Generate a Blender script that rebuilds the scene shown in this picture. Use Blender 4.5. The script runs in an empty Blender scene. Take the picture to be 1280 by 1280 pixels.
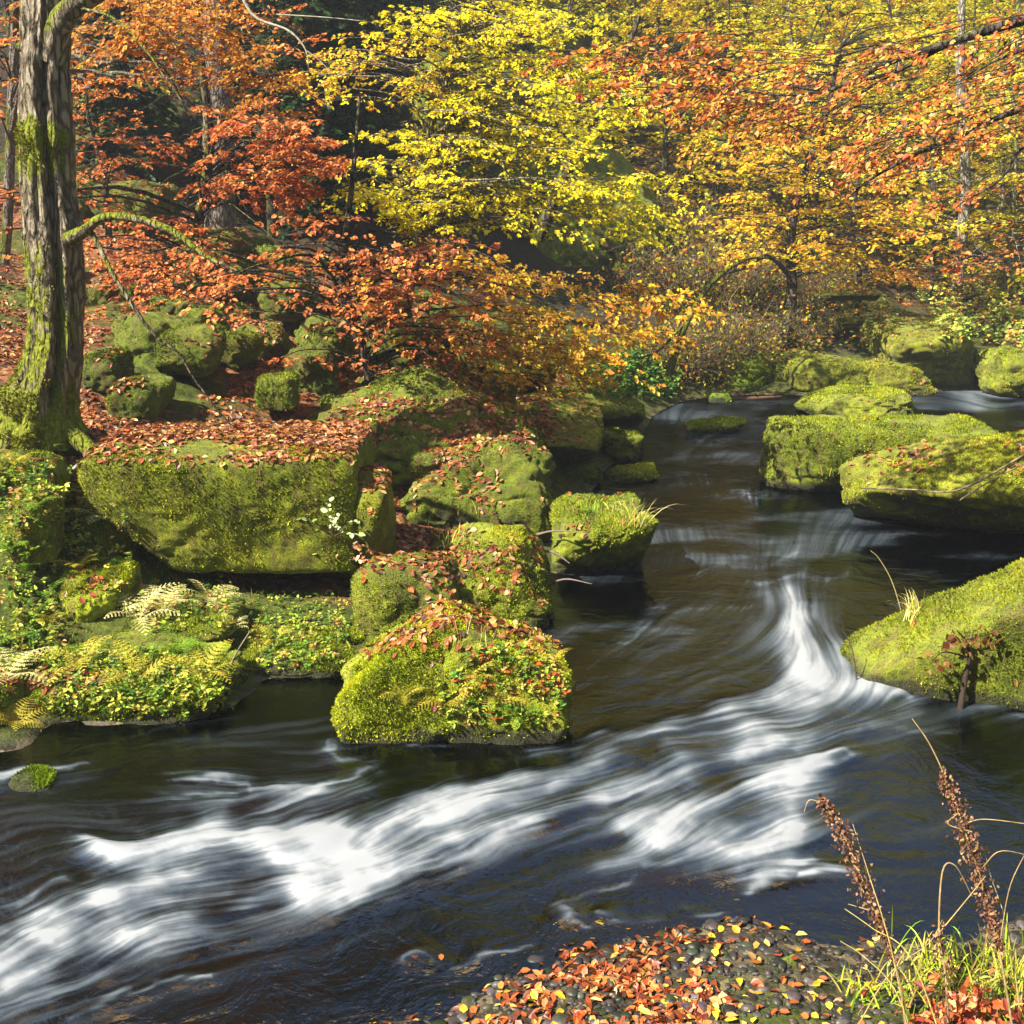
import bpy, math, time
import numpy as np
from mathutils import Vector
from mathutils.bvhtree import BVHTree

T0 = time.time()
sc = bpy.context.scene
COL = sc.collection
R = math.radians

# ------------------------------------------------------------------ camera
FOV = 50.0
PITCH = 13.92
CAM_H = 3.0
F = 640 / math.tan(R(FOV / 2))
CP, SP = math.cos(R(PITCH)), math.sin(R(PITCH))


def W(u, v, d):
    """world point seen at pixel (u, v) of the 1280 px photograph, d metres ahead"""
    a, b = (u - 640) / F, (640 - v) / F
    k = d / (CP + b * SP)
    return np.array([a * k, d, CAM_H + (-SP + b * CP) * k])


def G(u, v, z=0.0):
    a, b = (u - 640) / F, (640 - v) / F
    k = (z - CAM_H) / (-SP + b * CP)
    return np.array([a * k, (CP + b * SP) * k, z])


# ------------------------------------------------------------------ noise
def _hash(ix, iy, iz, seed):
    h = (ix * 374761393 + iy * 668265263 + iz * 1274126177 + seed * 144665) & 0xFFFFFFFF
    h = ((h ^ (h >> 13)) * 1274126177) & 0xFFFFFFFF
    h = ((h ^ (h >> 16)) * 2246822519) & 0xFFFFFFFF
    return ((h ^ (h >> 15)) & 0xFFFFFF) / float(0xFFFFFF)


def vnoise(p, seed=0):
    p = np.asarray(p, float)
    i = np.floor(p).astype(np.int64)
    f = p - i
    f = f * f * f * (f * (f * 6 - 15) + 10)
    out = np.zeros(len(p))
    for dx in (0, 1):
        wx = f[:, 0] if dx else 1 - f[:, 0]
        for dy in (0, 1):
            wy = f[:, 1] if dy else 1 - f[:, 1]
            for dz in (0, 1):
                wz = f[:, 2] if dz else 1 - f[:, 2]
                out += wx * wy * wz * _hash(i[:, 0] + dx, i[:, 1] + dy, i[:, 2] + dz, seed)
    return out * 2 - 1


def fbm(p, octv=4, seed=0, gain=0.5):
    p = np.asarray(p, float)
    out = np.zeros(len(p)); a = 1.0; s = 0.0
    rot = np.array([[.80, .36, -.48], [-.60, .48, -.64], [0., .80, .60]])
    for o in range(octv):
        p = p @ rot
        out += a * vnoise(p * (2.03 ** o) + o * 17.3, seed + o * 31)
        s += a; a *= gain
    return out / s


def sstep(a, b, x):
    t = np.clip((x - a) / (b - a), 0, 1)
    return t * t * (3 - 2 * t)


def unit(v):
    v = np.asarray(v, float)
    return v / np.maximum(np.linalg.norm(v, axis=-1, keepdims=True), 1e-9)


def srgb(r, g, b):
    c = np.array([r, g, b], float) / 255.0
    return np.where(c <= 0.04045, c / 12.92, ((c + 0.055) / 1.055) ** 2.4)


# ------------------------------------------------------------------ mesh making
def mesh_data(name, parts, smooth=True):
    """parts: list of (verts, faces(m,3|4), colours or None)"""
    parts = [p for p in parts if len(p[0]) and len(p[1])]
    V = np.concatenate([p[0] for p in parts]).astype(np.float32)
    loops, starts, totals = [], [], []
    off = 0; ls = 0
    anyc = any(p[2] is not None for p in parts)
    cols = []
    for v, f, c in parts:
        f = np.asarray(f, np.int64)
        k = f.shape[1]
        loops.append((f + off).ravel())
        starts.append(ls + np.arange(len(f)) * k)
        totals.append(np.full(len(f), k))
        ls += f.size; off += len(v)
        if anyc:
            cols.append(np.ones((len(v), 3)) if c is None else c)
    loops = np.concatenate(loops).astype(np.int32)
    starts = np.concatenate(starts).astype(np.int32)
    totals = np.concatenate(totals).astype(np.int32)
    me = bpy.data.meshes.new(name)
    me.vertices.add(len(V)); me.vertices.foreach_set('co', V.ravel())
    me.loops.add(len(loops)); me.loops.foreach_set('vertex_index', loops)
    me.polygons.add(len(starts)); me.polygons.foreach_set('loop_start', starts)
    me.polygons.foreach_set('loop_total', totals)
    me.polygons.foreach_set('use_smooth', np.full(len(starts), bool(smooth)))
    if anyc:
        c = np.concatenate(cols)
        at = me.attributes.new('tint', 'FLOAT_COLOR', 'POINT')
        at.data.foreach_set('color', np.concatenate([c, np.ones((len(c), 1))], 1).astype(np.float32).ravel())
    me.update(calc_edges=True)
    return me


def link(name, me, mat, parent=None, origin=None):
    o = bpy.data.objects.new(name, me)
    COL.objects.link(o)
    if mat is not None and len(me.materials) == 0:
        me.materials.append(mat)
    if parent is not None:
        o.parent = parent
    if origin is not None:
        o.location = origin
    return o


def shift(parts, origin):
    return [(p[0] - np.asarray(origin), p[1], p[2]) for p in parts]


def tag(o, label=None, cat=None, group=None, kind=None):
    if label: o['label'] = label
    if cat: o['category'] = cat
    if group: o['group'] = group
    if kind: o['kind'] = kind
    return o


def empty(name, loc, label, cat, group=None):
    o = bpy.data.objects.new(name, None)
    o.empty_display_size = 0.2
    COL.objects.link(o)
    o.location = loc
    return tag(o, label, cat, group)


def copy_tree(o, parent=None):
    c = o.copy(); COL.objects.link(c)
    if parent is not None: c.parent = parent
    for ch in list(o.children): copy_tree(ch, c)
    return c


def tubes(P, Rr, seg=5, col=None):
    """batch of tubes: P (m,n,3), Rr (m,n)"""
    P = np.asarray(P, float); Rr = np.asarray(Rr, float)
    m, n, _ = P.shape
    t = np.empty_like(P)
    t[:, 1:-1] = P[:, 2:] - P[:, :-2]; t[:, 0] = P[:, 1] - P[:, 0]; t[:, -1] = P[:, -1] - P[:, -2]
    t = unit(t)
    mean = unit(P[:, -1] - P[:, 0])
    ref = np.where(np.abs(mean[:, 2:3]) > 0.8, np.array([[1.0, 0.1, 0]]), np.array([[0.05, 0.1, 1.0]]))
    ref = np.repeat(ref[:, None], n, 1)
    s = unit(np.cross(t, ref)); b = np.cross(s, t)
    a = np.arange(seg) / seg * 2 * np.pi
    V = (P[:, :, None] + Rr[:, :, None, None] * (np.cos(a)[None, None, :, None] * s[:, :, None] + np.sin(a)[None, None, :, None] * b[:, :, None]))
    idx = np.arange(m * n * seg).reshape(m, n, seg)
    q = np.stack([idx[:, :-1], np.roll(idx, -1, 2)[:, :-1], np.roll(idx, -1, 2)[:, 1:], idx[:, 1:]], -1).reshape(-1, 4)
    C = None if col is None else np.tile(np.asarray(col, float)[None], (m * n * seg, 1))
    return V.reshape(-1, 3), q, C


def spline(pts, n):
    """Catmull-Rom resample of rows (any columns) to n rows"""
    p = np.asarray(pts, float)
    if len(p) == 2:
        t = np.linspace(0, 1, n)[:, None]
        return p[0] * (1 - t) + p[1] * t
    q = np.concatenate([[2 * p[0] - p[1]], p, [2 * p[-1] - p[-2]]])
    u = np.linspace(0, len(p) - 1, n)
    i = np.minimum(u.astype(int), len(p) - 2); f = (u - i)[:, None]
    a, b, c, d = q[i], q[i + 1], q[i + 2], q[i + 3]
    return 0.5 * (2 * b + (c - a) * f + (2 * a - 5 * b + 4 * c - d) * f ** 2 + (3 * b - a - 3 * c + d) * f ** 3)


def tube_curve(pts, n, seg=8, col=None):
    s = spline(pts, n)
    return tubes(s[None, :, :3], np.maximum(s[None, :, 3], 0.0004), seg, col)


def leaves(pos, d, nrm, size, col, rng, quad=False):
    """leaf blades: folded two-quad ovals (or one quad each)"""
    d = unit(d); nrm = nrm - (nrm * d).sum(-1, keepdims=True) * d
    nrm = unit(nrm); s = np.cross(nrm, d)
    L = np.asarray(size, float).reshape(-1, 1)
    m = len(pos)
    w = L * rng.uniform(0.26, 0.38, (m, 1))
    if quad:
        V = np.stack([pos, pos + d * L * .45 + s * w - nrm * L * .05, pos + d * L, pos + d * L * .5 - s * w - nrm * L * .05], 1)
        F_ = np.arange(m * 4).reshape(m, 4); k = 4
    else:
        up = nrm * L * rng.uniform(0.02, 0.14, (m, 1))
        curl = nrm * L * rng.uniform(-0.25, 0.12, (m, 1))
        V = np.stack([pos, pos + d * L * .3 + s * w * .95 + up, pos + d * L * .7 + s * w * .75 + up + curl * .4,
                      pos + d * L + curl, pos + d * L * .7 - s * w * .75 + up + curl * .4, pos + d * L * .3 - s * w * .95 + up], 1)
        b = np.arange(m)[:, None] * 6
        F_ = np.concatenate([b + np.array([[0, 1, 2, 3]]), b + np.array([[0, 3, 4, 5]])]); k = 6
    C = np.repeat(np.clip(col, 0.002, 0.95), k, 0)
    return V.reshape(-1, 3), F_, C


def pick(rng, pal, n, jit=0.18):
    pal = np.asarray(pal, float)
    c = pal[rng.integers(0, len(pal), n)]
    c = c * np.exp(rng.normal(0, jit, (n, 1)))
    c[:, 1] *= np.exp(rng.normal(0, jit * .5, n))
    return c


# ------------------------------------------------------------------ materials
def new_mat(name):
    m = bpy.data.materials.new(name); m.use_nodes = True
    nt = m.node_tree; nt.nodes.clear()
    out = nt.nodes.new('ShaderNodeOutputMaterial')

    class N: pass
    k = N()
    k.nt = nt; k.out = out

    def node(t, ins=None, **kw):
        n = nt.nodes.new(t)
        for a, b in kw.items(): setattr(n, a, b)
        for key, val in (ins or {}).items():
            sock = n.inputs[key]
            if isinstance(val, bpy.types.NodeSocket): nt.links.new(val, sock)
            else: sock.default_value = val
        return n
    k.node = node

    def ramp(fac, stops):
        n = node('ShaderNodeValToRGB', {'Fac': fac})
        el = n.color_ramp.elements
        while len(el) < len(stops): el.new(0.5)
        for e, (p, c) in zip(el, stops):
            e.position = p
            e.color = (*c, 1) if hasattr(c, '__len__') else (c, c, c, 1)
        return n.outputs['Color']
    k.ramp = ramp

    def noise(vec, scale, detail=4, rough=.55, dist=0.0):
        return node('ShaderNodeTexNoise', {'Vector': vec, 'Scale': scale, 'Detail': detail, 'Roughness': rough, 'Distortion': dist}).outputs['Fac']
    k.noise = noise

    def math_(op, a, b=None, c=None, clamp=False):
        n = node('ShaderNodeMath', operation=op, use_clamp=clamp)
        for i, v in enumerate((a, b, c)):
            if v is None: continue
            if isinstance(v, bpy.types.NodeSocket): nt.links.new(v, n.inputs[i])
            else: n.inputs[i].default_value = v
        return n.outputs[0]
    k.math = math_

    def mix(fac, a, b, blend='MIX'):
        n = node('ShaderNodeMix', data_type='RGBA', blend_type=blend)
        for i, v in ((0, fac), (6, a), (7, b)):
            if isinstance(v, bpy.types.NodeSocket): nt.links.new(v, n.inputs[i])
            elif i == 0: n.inputs[0].default_value = v
            else: n.inputs[i].default_value = (*v, 1) if len(v) == 3 else v
        return n.outputs[2]
    k.mix = mix

    def smooth(a, b, x):
        n = node('ShaderNodeMapRange', {0: x, 1: a, 2: b, 3: 0.0, 4: 1.0}, interpolation_type='SMOOTHSTEP')
        return n.outputs[0]
    k.smooth = smooth

    def scale(vec, s):
        return node('ShaderNodeMapping', {'Vector': vec, 'Scale': s}).outputs[0]
    k.scale = scale

    def bump(h, strength, dist, normal=None):
        ins = {'Height': h, 'Strength': strength, 'Distance': dist}
        if normal is not None: ins['Normal'] = normal
        return node('ShaderNodeBump', ins).outputs[0]
    k.bump = bump

    def surf(s): nt.links.new(s, out.inputs['Surface'])
    k.surf = surf
    k.m = m
    return k


def leaf_material(name, trans=0.5, rough=0.5, spec=0.3):
    k = new_mat(name)
    at = k.node('ShaderNodeAttribute', attribute_name='tint').outputs['Color']
    p = k.node('ShaderNodePrincipled' if False else 'ShaderNodeBsdfPrincipled', {'Base Color': at, 'Roughness': rough, 'Specular IOR Level': spec})
    t = k.node('ShaderNodeBsdfTranslucent', {'Color': at})
    mx = k.node('ShaderNodeMixShader', {0: trans, 1: p.outputs[0], 2: t.outputs[0]})
    k.surf(mx.outputs[0])
    return k.m


def tint_material(name, rough=0.8, spec=0.2, nscale=40.0):
    """matte material coloured per vertex with a fine noise and bump"""
    k = new_mat(name)
    at = k.node('ShaderNodeAttribute', attribute_name='tint').outputs['Color']
    pos = k.node('ShaderNodeTexCoord').outputs['Object']
    n = k.noise(pos, nscale, 4)
    c = k.mix(1.0, at, k.ramp(n, [(0.3, 0.55), (0.7, 1.25)]), 'MULTIPLY')
    p = k.node('ShaderNodeBsdfPrincipled', {'Base Color': c, 'Roughness': rough, 'Specular IOR Level': spec,
                                            'Normal': k.bump(n, 0.5, 0.01)})
    k.surf(p.outputs[0])
    return k.m


M_LEAF = leaf_material('autumn_leaf')
M_FERN = leaf_material('fern_leaf', 0.3, 0.55)
M_LITTER = leaf_material('fallen_leaf', 0.12, 0.45, 0.35)
M_MOSSBLADE = leaf_material('moss_blade', 0.25, 0.7, 0.1)
M_TWIG = tint_material('twig_bark')
M_STONE = tint_material('wet_stone', 0.5, 0.4, 25.0)


def bark_material(name, c0, c1, moss, grain=(11, 11, 3.2)):
    k = new_mat(name)
    pos = k.node('ShaderNodeTexCoord').outputs['Object']
    st = k.scale(pos, grain)
    n1 = k.noise(st, 1.0, 6, .7, 1.6)
    n2 = k.noise(pos, 2.3, 5, .6)
    n3 = k.noise(pos, 34, 3)
    vd = k.node('ShaderNodeVectorMath', {0: st, 1: k.node('ShaderNodeTexNoise', {'Vector': st, 'Scale': 1.1, 'Detail': 4.0}).outputs['Color']}, operation='ADD').outputs[0]
    v = k.node('ShaderNodeTexVoronoi', {'Vector': vd, 'Scale': 1.5}, feature='DISTANCE_TO_EDGE').outputs['Distance']
    h = k.math('ADD', k.math('MULTIPLY', n1, .7), k.math('MULTIPLY', k.smooth(0.0, 0.25, v), .5))
    base = k.ramp(h, [(.25, c0 * .35), (.55, c0), (.9, c1)])
    base = k.mix(k.math('MULTIPLY', k.smooth(.6, .75, n3), .35), base, (0.36, 0.37, 0.31))
    geo = k.node('ShaderNodeNewGeometry')
    sep = k.node('ShaderNodeSeparateXYZ', {0: geo.outputs['Normal']})
    at = k.node('ShaderNodeAttribute', attribute_name='moss').outputs['Fac']
    mm = k.math('ADD', k.math('MULTIPLY', n2, 1.5), at)
    mm = k.math('ADD', mm, k.math('MULTIPLY', sep.outputs['X'], -.16))
    mm = k.math('ADD', mm, k.math('MULTIPLY', sep.outputs['Z'], .35))
    mask = k.smooth(0.92, 1.12, k.math('ADD', mm, k.math('MULTIPLY', n3, .22)))
    mcol = k.ramp(n3, [(.25, moss * .35), (.55, moss), (.8, moss * 1.7)])
    c = k.mix(mask, base, mcol)
    nb = k.bump(h, 1.0, 0.055)
    nb = k.bump(n3, 0.6, 0.012, nb)
    p = k.node('ShaderNodeBsdfPrincipled', {'Base Color': c, 'Roughness': .85, 'Specular IOR Level': .2, 'Normal': nb})
    k.surf(p.outputs[0])
    return k.m


MOSS = np.array([0.17, 0.19, 0.012])
M_BARK = bark_material('mossy_bark', np.array([.17, .13, .085]), np.array([.33, .275, .20]), MOSS)
M_BARK_GREY = bark_material('grey_bark', np.array([.15, .12, .10]), np.array([.24, .20, .17]), MOSS * .6)
M_BARK_DARK = bark_material('dark_bark', np.array([.045, .036, .028]), np.array([.10, .085, .065]), MOSS * .6)
M_BARK_PALE = bark_material('pale_bark', np.array([.20, .17, .12]), np.array([.36, .33, .26]), MOSS)


def boulder_material():
    k = new_mat('mossy_sandstone')
    geo = k.node('ShaderNodeNewGeometry')
    pos = geo.outputs['Position']
    nz = k.node('ShaderNodeSeparateXYZ', {0: geo.outputs['Normal']}).outputs['Z']
    pz = k.node('ShaderNodeSeparateXYZ', {0: pos}).outputs['Z']
    oi = k.node('ShaderNodeObjectInfo')
    n1 = k.noise(pos, 2.2, 5, .6)
    n2 = k.noise(pos, 11, 5, .65)
    n3 = k.noise(pos, 75, 3, .7)
    n4 = k.noise(k.scale(pos, (9, 9, 2.5)), 1.0, 5, .65)
    # moss
    t = k.math('ADD', k.math('MULTIPLY', n1, .45), k.math('ADD', k.math('MULTIPLY', n2, .35), k.math('MULTIPLY', n3, .25)))
    mc = k.ramp(t, [(.34, (.016, .024, .003)), (.46, (.080, .105, .006)), (.57, (.205, .25, .010)), (.70, (.35, .385, .02))])
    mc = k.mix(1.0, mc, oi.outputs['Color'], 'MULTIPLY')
    # brown patches where moss is thin
    br = k.ramp(n2, [(.3, (.05, .03, .012)), (.7, (.17, .10, .035))])
    mc = k.mix(k.math('MULTIPLY', k.smooth(.46, .62, n4), .65), mc, br)
    # sandstone
    rc = k.ramp(n4, [(.25, (.022, .018, .013)), (.5, (.07, .056, .04)), (.75, (.15, .125, .09))])
    m = k.math('ADD', k.math('MULTIPLY', nz, .55), k.math('MULTIPLY', n1, .9))
    m = k.math('ADD', m, k.math('MULTIPLY', k.math('SUBTRACT', oi.outputs['Alpha'], .5), .8))
    m = k.math('ADD', m, k.math('MULTIPLY', n2, .35))
    mask = k.smooth(.30, .50, m)
    wl = k.math('ADD', pz, k.math('MULTIPLY', n2, -.16))
    mask = k.math('MULTIPLY', mask, k.smooth(-.085, -.01, wl))
    c = k.mix(mask, rc, mc)
    wet = k.smooth(.05, -.02, wl)
    c = k.mix(wet, c, (.018, .016, .011))
    rough = k.math('SUBTRACT', .9, k.math('MULTIPLY', wet, .6))
    nb = k.bump(n2, 1.0, .07)
    nb = k.bump(n3, 1.0, .025, nb)
    p = k.node('ShaderNodeBsdfPrincipled', {'Base Color': c, 'Roughness': rough, 'Specular IOR Level': .2, 'Normal': nb,
                                            'Sheen Weight': .25, 'Sheen Roughness': .5, 'Sheen Tint': (.8, .9, .3, 1)})
    k.surf(p.outputs[0])
    return k.m


M_BOULDER = boulder_material()


def ground_material():
    k = new_mat('forest_floor')
    geo = k.node('ShaderNodeNewGeometry')
    pos = geo.outputs['Position']
    pz = k.node('ShaderNodeSeparateXYZ', {0: pos}).outputs['Z']
    at = k.node('ShaderNodeAttribute', attribute_name='cover')   # R litter, G moss, B bed
    sp = k.node('ShaderNodeSeparateColor', {0: at.outputs['Color']})
    n1 = k.noise(pos, 1.3, 5, .6)
    n2 = k.noise(pos, 9, 4, .6)
    n3 = k.noise(pos, 60, 3, .7)
    v = k.node('ShaderNodeTexVoronoi', {'Vector': pos, 'Scale': 17.0})
    vr = k.node('ShaderNodeSeparateColor', {0: v.outputs['Color']})
    lit = k.ramp(vr.outputs[0], [(.0, (.03, .015, .009)), (.35, (.11, .042, .018)), (.7, (.19, .072, .026)), (1., (.28, .14, .05))])
    moss = k.ramp(k.math('ADD', k.math('MULTIPLY', n2, .6), k.math('MULTIPLY', n3, .4)),
                  [(.32, (.014, .02, .003)), (.5, (.05, .065, .006)), (.68, (.14, .15, .014))])
    soil = k.ramp(n2, [(.3, (.014, .011, .006)), (.7, (.05, .038, .02))])
    vb = k.node('ShaderNodeTexVoronoi', {'Vector': pos, 'Scale': 13.0})
    vbr = k.node('ShaderNodeSeparateColor', {0: vb.outputs['Color']})
    bed = k.ramp(vbr.outputs[0], [(0, (.014, .012, .010)), (.5, (.06, .047, .03)), (.85, (.13, .10, .06)), (1, (.24, .18, .09))])
    c = soil
    c = k.mix(k.smooth(.45, .62, k.math('ADD', k.math('MULTIPLY', n1, .55), k.math('MULTIPLY', sp.outputs[1], .55))), c, moss)
    c = k.mix(k.smooth(.42, .58, k.math('ADD', k.math('MULTIPLY', n2, .4), k.math('MULTIPLY', sp.outputs[0], .55))), c, lit)
    c = k.mix(k.math('MULTIPLY', sp.outputs[2], 1.0), c, bed)
    h = k.math('ADD', k.math('MULTIPLY', vr.outputs[1], .4), n2)
    nb = k.bump(h, .8, .05)
    nb = k.bump(n3, .6, .015, nb)
    rough = k.math('SUBTRACT', .9, k.math('MULTIPLY', sp.outputs[2], .5))
    p = k.node('ShaderNodeBsdfPrincipled', {'Base Color': c, 'Roughness': rough, 'Specular IOR Level': .25, 'Normal': nb})
    k.surf(p.outputs[0])
    return k.m


M_GROUND = ground_material()
# ------------------------------------------------------------------ terrain
shore_px = [(-600, 930), (-150, 945), (30, 935), (60, 905), (180, 905), (300, 880), (330, 848), (430, 845), (440, 915), (690, 925), (700, 880),
            (670, 800), (690, 740), (735, 640), (745, 600), (790, 560), (815, 520), (850, 502), (900, 494), (990, 493), (1040, 500),
            (1130, 497), (1180, 488), (1300, 488), (1600, 500), (1600, 560), (1380, 640), (1310, 720), (1330, 800), (1500, 900),
            (1600, 1000), (1330, 1140), (1200, 1178), (1050, 1185), (930, 1150), (760, 1180), (640, 1225), (520, 1285), (300, 1370),
            (0, 1450), (-300, 1500), (-700, 1400)]
SHORE = np.array([G(u, v)[:2] for u, v in shore_px])


def poly_sdf(x, y, poly):
    """signed distance, negative inside"""
    d = np.full(x.shape, 1e18); inside = np.zeros(x.shape, bool)
    n = len(poly)
    for i in range(n):
        ax, ay = poly[i]; bx, by = poly[(i + 1) % n]
        ex, ey = bx - ax, by - ay
        t = np.clip(((x - ax) * ex + (y - ay) * ey) / (ex * ex + ey * ey), 0, 1)
        d = np.minimum(d, (x - ax - t * ex) ** 2 + (y - ay - t * ey) ** 2)
        if ay != by:
            c = ((ay > y) != (by > y)) & (x < (bx - ax) * (y - ay) / (by - ay) + ax)
            inside ^= c
    d = np.sqrt(d)
    return np.where(inside, -d, d)


ctrl = [W(-150, 780, 7.2), W(20, 770, 7.4), W(50, 545, 9.2), G(200, 815, .15), G(300, 770, .06), G(160, 740, .3), G(300, 735, .06), G(360, 745, .04), G(440, 735, .06), G(520, 700, .12), G(620, 690, .05), G(690, 640, .03), G(560, 740, .05), G(740, 570, .03), G(90, 690, .7),
        (-.3, 13.2, .9), (.2, 15, .9), (-1.2, 12.2, .8),  W(150, 548, 10.1), W(300, 540, 10.8), W(450, 490, 12.5), W(200, 430, 13.5),
        W(100, 330, 17), W(300, 330, 18), W(450, 400, 16), W(600, 470, 16), W(700, 485, 18), W(200, 150, 25), W(400, 150, 27),
        W(600, 330, 24), W(600, 160, 31), W(800, 440, 22), W(800, 330, 27), W(800, 130, 38), W(960, 480, 21.6), W(960, 410, 25),
        W(1000, 310, 33), W(1000, 150, 48), W(1100, 430, 25), W(1150, 310, 34), W(1250, 440, 25), W(1280, 330, 31), W(1250, 120, 52),
        W(-300, 420, 12), W(-400, 100, 20), (0, 0, 1.35), (-2, -1, 1.35), (2, -1, 1.4), (1.5, 2.2, .26), (2.0, 3.0, .2), (3.4, 3.6, .3),
        (-1.5, 1.8, .2), (0, 2.5, .1), (.8, 2.8, .08), (5.5, 6.5, .7), (6.5, 9, .9), (9, 14, 1.3), (13, 20, 2.5), (18, 24, 4), (-30, -5, 12), (25, -5, 9),
        (0, -20, 6), (-50, 40, 36), (40, 40, 22), (0, 75, 40), (-40, 90, 52), (40, 90, 44), (-90, 0, 40), (90, 0, 36), (0, -90, 25),
        (0, 170, 60), (-150, 120, 62), (150, 120, 60), (-150, -100, 40), (150, -100, 40), (400, 400, 62), (-400, 400, 62), (400, -400, 50), (-400, -400, 50)]
ctrl = np.array([np.asarray(c, float) for c in ctrl])


def _tps_fit(P):
    n = len(P)
    d = np.linalg.norm(P[:, None, :2] - P[None, :, :2], axis=2)
    K = d                                   # linear kernel: no overshoot
    A = np.zeros((n + 1, n + 1)); A[:n, :n] = K - np.eye(n) * 0.05; A[:n, n] = 1; A[n, :n] = 1
    b = np.concatenate([P[:, 2], [0]])
    return np.linalg.solve(A, b)


_TPS = _tps_fit(ctrl)


def ground_z(x, y):
    x = np.asarray(x, float); y = np.asarray(y, float)
    sh = x.shape; x = x.ravel(); y = y.ravel()
    z = np.full(x.shape, _TPS[-1])
    for (cx, cy, _), w in zip(ctrl, _TPS[:-1]):
        z += w * np.sqrt((x - cx) ** 2 + (y - cy) ** 2 + .05)
    d = poly_sdf(x, y, SHORE)
    P = np.stack([x, y, np.zeros_like(x)], 1)
    z = np.where(z > 18, 18 + 8 * (1 - np.exp(-(z - 18) / 8)), z)
    n = fbm(P * .45, 4, 5) * (.16 + .4 * sstep(14, 22, y)) * sstep(0, 6, d) + fbm(P * 1.7, 3, 9) * .16 * sstep(.1, 2, d) + fbm(P * 6, 2, 3) * .035
    z = np.maximum(z, .12) * sstep(-.1, 1.3, d) + n + .015 + .05 * sstep(0, .3, d)
    bed = -.04 - .42 * sstep(0, 2.2, -d) + fbm(P * 2.6, 3, 2) * .06
    k = sstep(-.12, .06, d)
    return (z * k + bed * (1 - k)).reshape(sh), d.reshape(sh)


def axis(lo, hi, a, b, step, grow=1.22):
    c = list(np.arange(a, b + step / 2, step))
    s = step
    while c[-1] < hi: s *= grow; c.append(c[-1] + s)
    s = step
    while c[0] > lo: s *= grow; c.insert(0, c[0] - s)
    return np.array(c)


gx = axis(-420, 420, -9, 9, .07); gy = axis(-420, 420, 1.5, 22, .07)
GX, GY = np.meshgrid(gx, gy, indexing='ij')
GZ, GD = ground_z(GX, GY)
ni, nj = GX.shape
gV = np.stack([GX, GY, GZ], -1).reshape(-1, 3)
idx = np.arange(ni * nj).reshape(ni, nj)
gF = np.stack([idx[:-1, :-1], idx[1:, :-1], idx[1:, 1:], idx[:-1, 1:]], -1).reshape(-1, 4)
ground_me = mesh_data('ground', [(gV, gF, None)])


def cover(x, y, d):
    """litter / moss / stream-bed cover of the ground"""
    P = np.stack([x, y, 0 * x], 1)
    n = fbm(P * .5, 3, 77)
    left = sstep(1.5, -1.5, x - (y - 10) * .12)
    lit = np.clip(.30 + .5 * left * sstep(7.5, 9.5, y) + .7 * n - .4 * sstep(1.2, .1, d) * (y > 5) - .75 * sstep(18, 23, y) - .22 * sstep(9, 8, y) * (x < 0), 0, 1)
    moss = np.clip(.5 + .3 * (x > 0) - .6 * n + .5 * sstep(1.6, .2, d) - .55 * sstep(19, 26, y), 0, 1)
    lit = np.clip(lit + .42 * sstep(0, 5, x) * sstep(22, 27, y), 0, 1)
    bed = np.maximum(sstep(.12, -.03, d), .35 * sstep(.6, .1, d) * sstep(9, 10.5, y))
    fore = (y < 5.2) & (np.abs(x) < 3)
    bed = np.where(fore, np.maximum(bed, sstep(.95, .25, d)), bed)
    return lit, moss, bed


lit, moss, bed = cover(GX.ravel(), GY.ravel(), GD.ravel())
at = ground_me.attributes.new('cover', 'FLOAT_COLOR', 'POINT')
at.data.foreach_set('color', np.stack([lit, moss, bed, np.ones_like(lit)], 1).astype(np.float32).ravel())
ground = link('ground', ground_me, M_GROUND)
tag(ground, 'forest floor and stream bed with brown leaf litter and moss', 'ground', kind='structure')
print('ground', len(gV), round(time.time() - T0, 1))

# ------------------------------------------------------------------ boulders
_ico = {}


def ico(level):
    if level not in _ico:
        import bmesh
        bm = bmesh.new(); bmesh.ops.create_icosphere(bm, subdivisions=level, radius=1)
        _ico[level] = (np.array([v.co[:] for v in bm.verts]), np.array([[v.index for v in f.verts] for f in bm.faces]))
        bm.free()
    return _ico[level]


BOULDERS = []   # (verts world, faces, litter, fuzz, object)


def rock_shape(rng, planes, p, level, rough):
    D, Fc = ico(level)
    s = np.zeros(len(D))
    base = [((1, 0, 0), 1), ((-1, 0, 0), 1), ((0, 1, 0), 1), ((0, -1, 0), 1), ((0, 0, 1), 1), ((0, 0, -1), 1)]
    if planes is None:
        planes = []
        for _ in range(9):
            n = unit(rng.normal(size=3) * [1, 1, .8]); planes.append((n, rng.uniform(.80, 1.05)))
    for n, h in base + list(planes):
        n = unit(np.array(n, float))
        s += np.maximum(D @ n, 0.0) ** p / h ** p
    r = s ** (-1 / p)
    V = D * r[:, None]
    o = rng.uniform(-50, 50, 3)
    lo = fbm(V * 1.3 + o, 3, 11); mid = fbm(V * 3.4 + o, 4, 12)
    rid = 1 - np.abs(fbm(V * 1.7 + o + 9, 3, 13)) * 2.2
    V = V * (1 + rough * (1.0 * lo + .45 * mid - 1.3 * np.clip(rid - .70, 0, 1)))[:, None]
    return V, Fc


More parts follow.
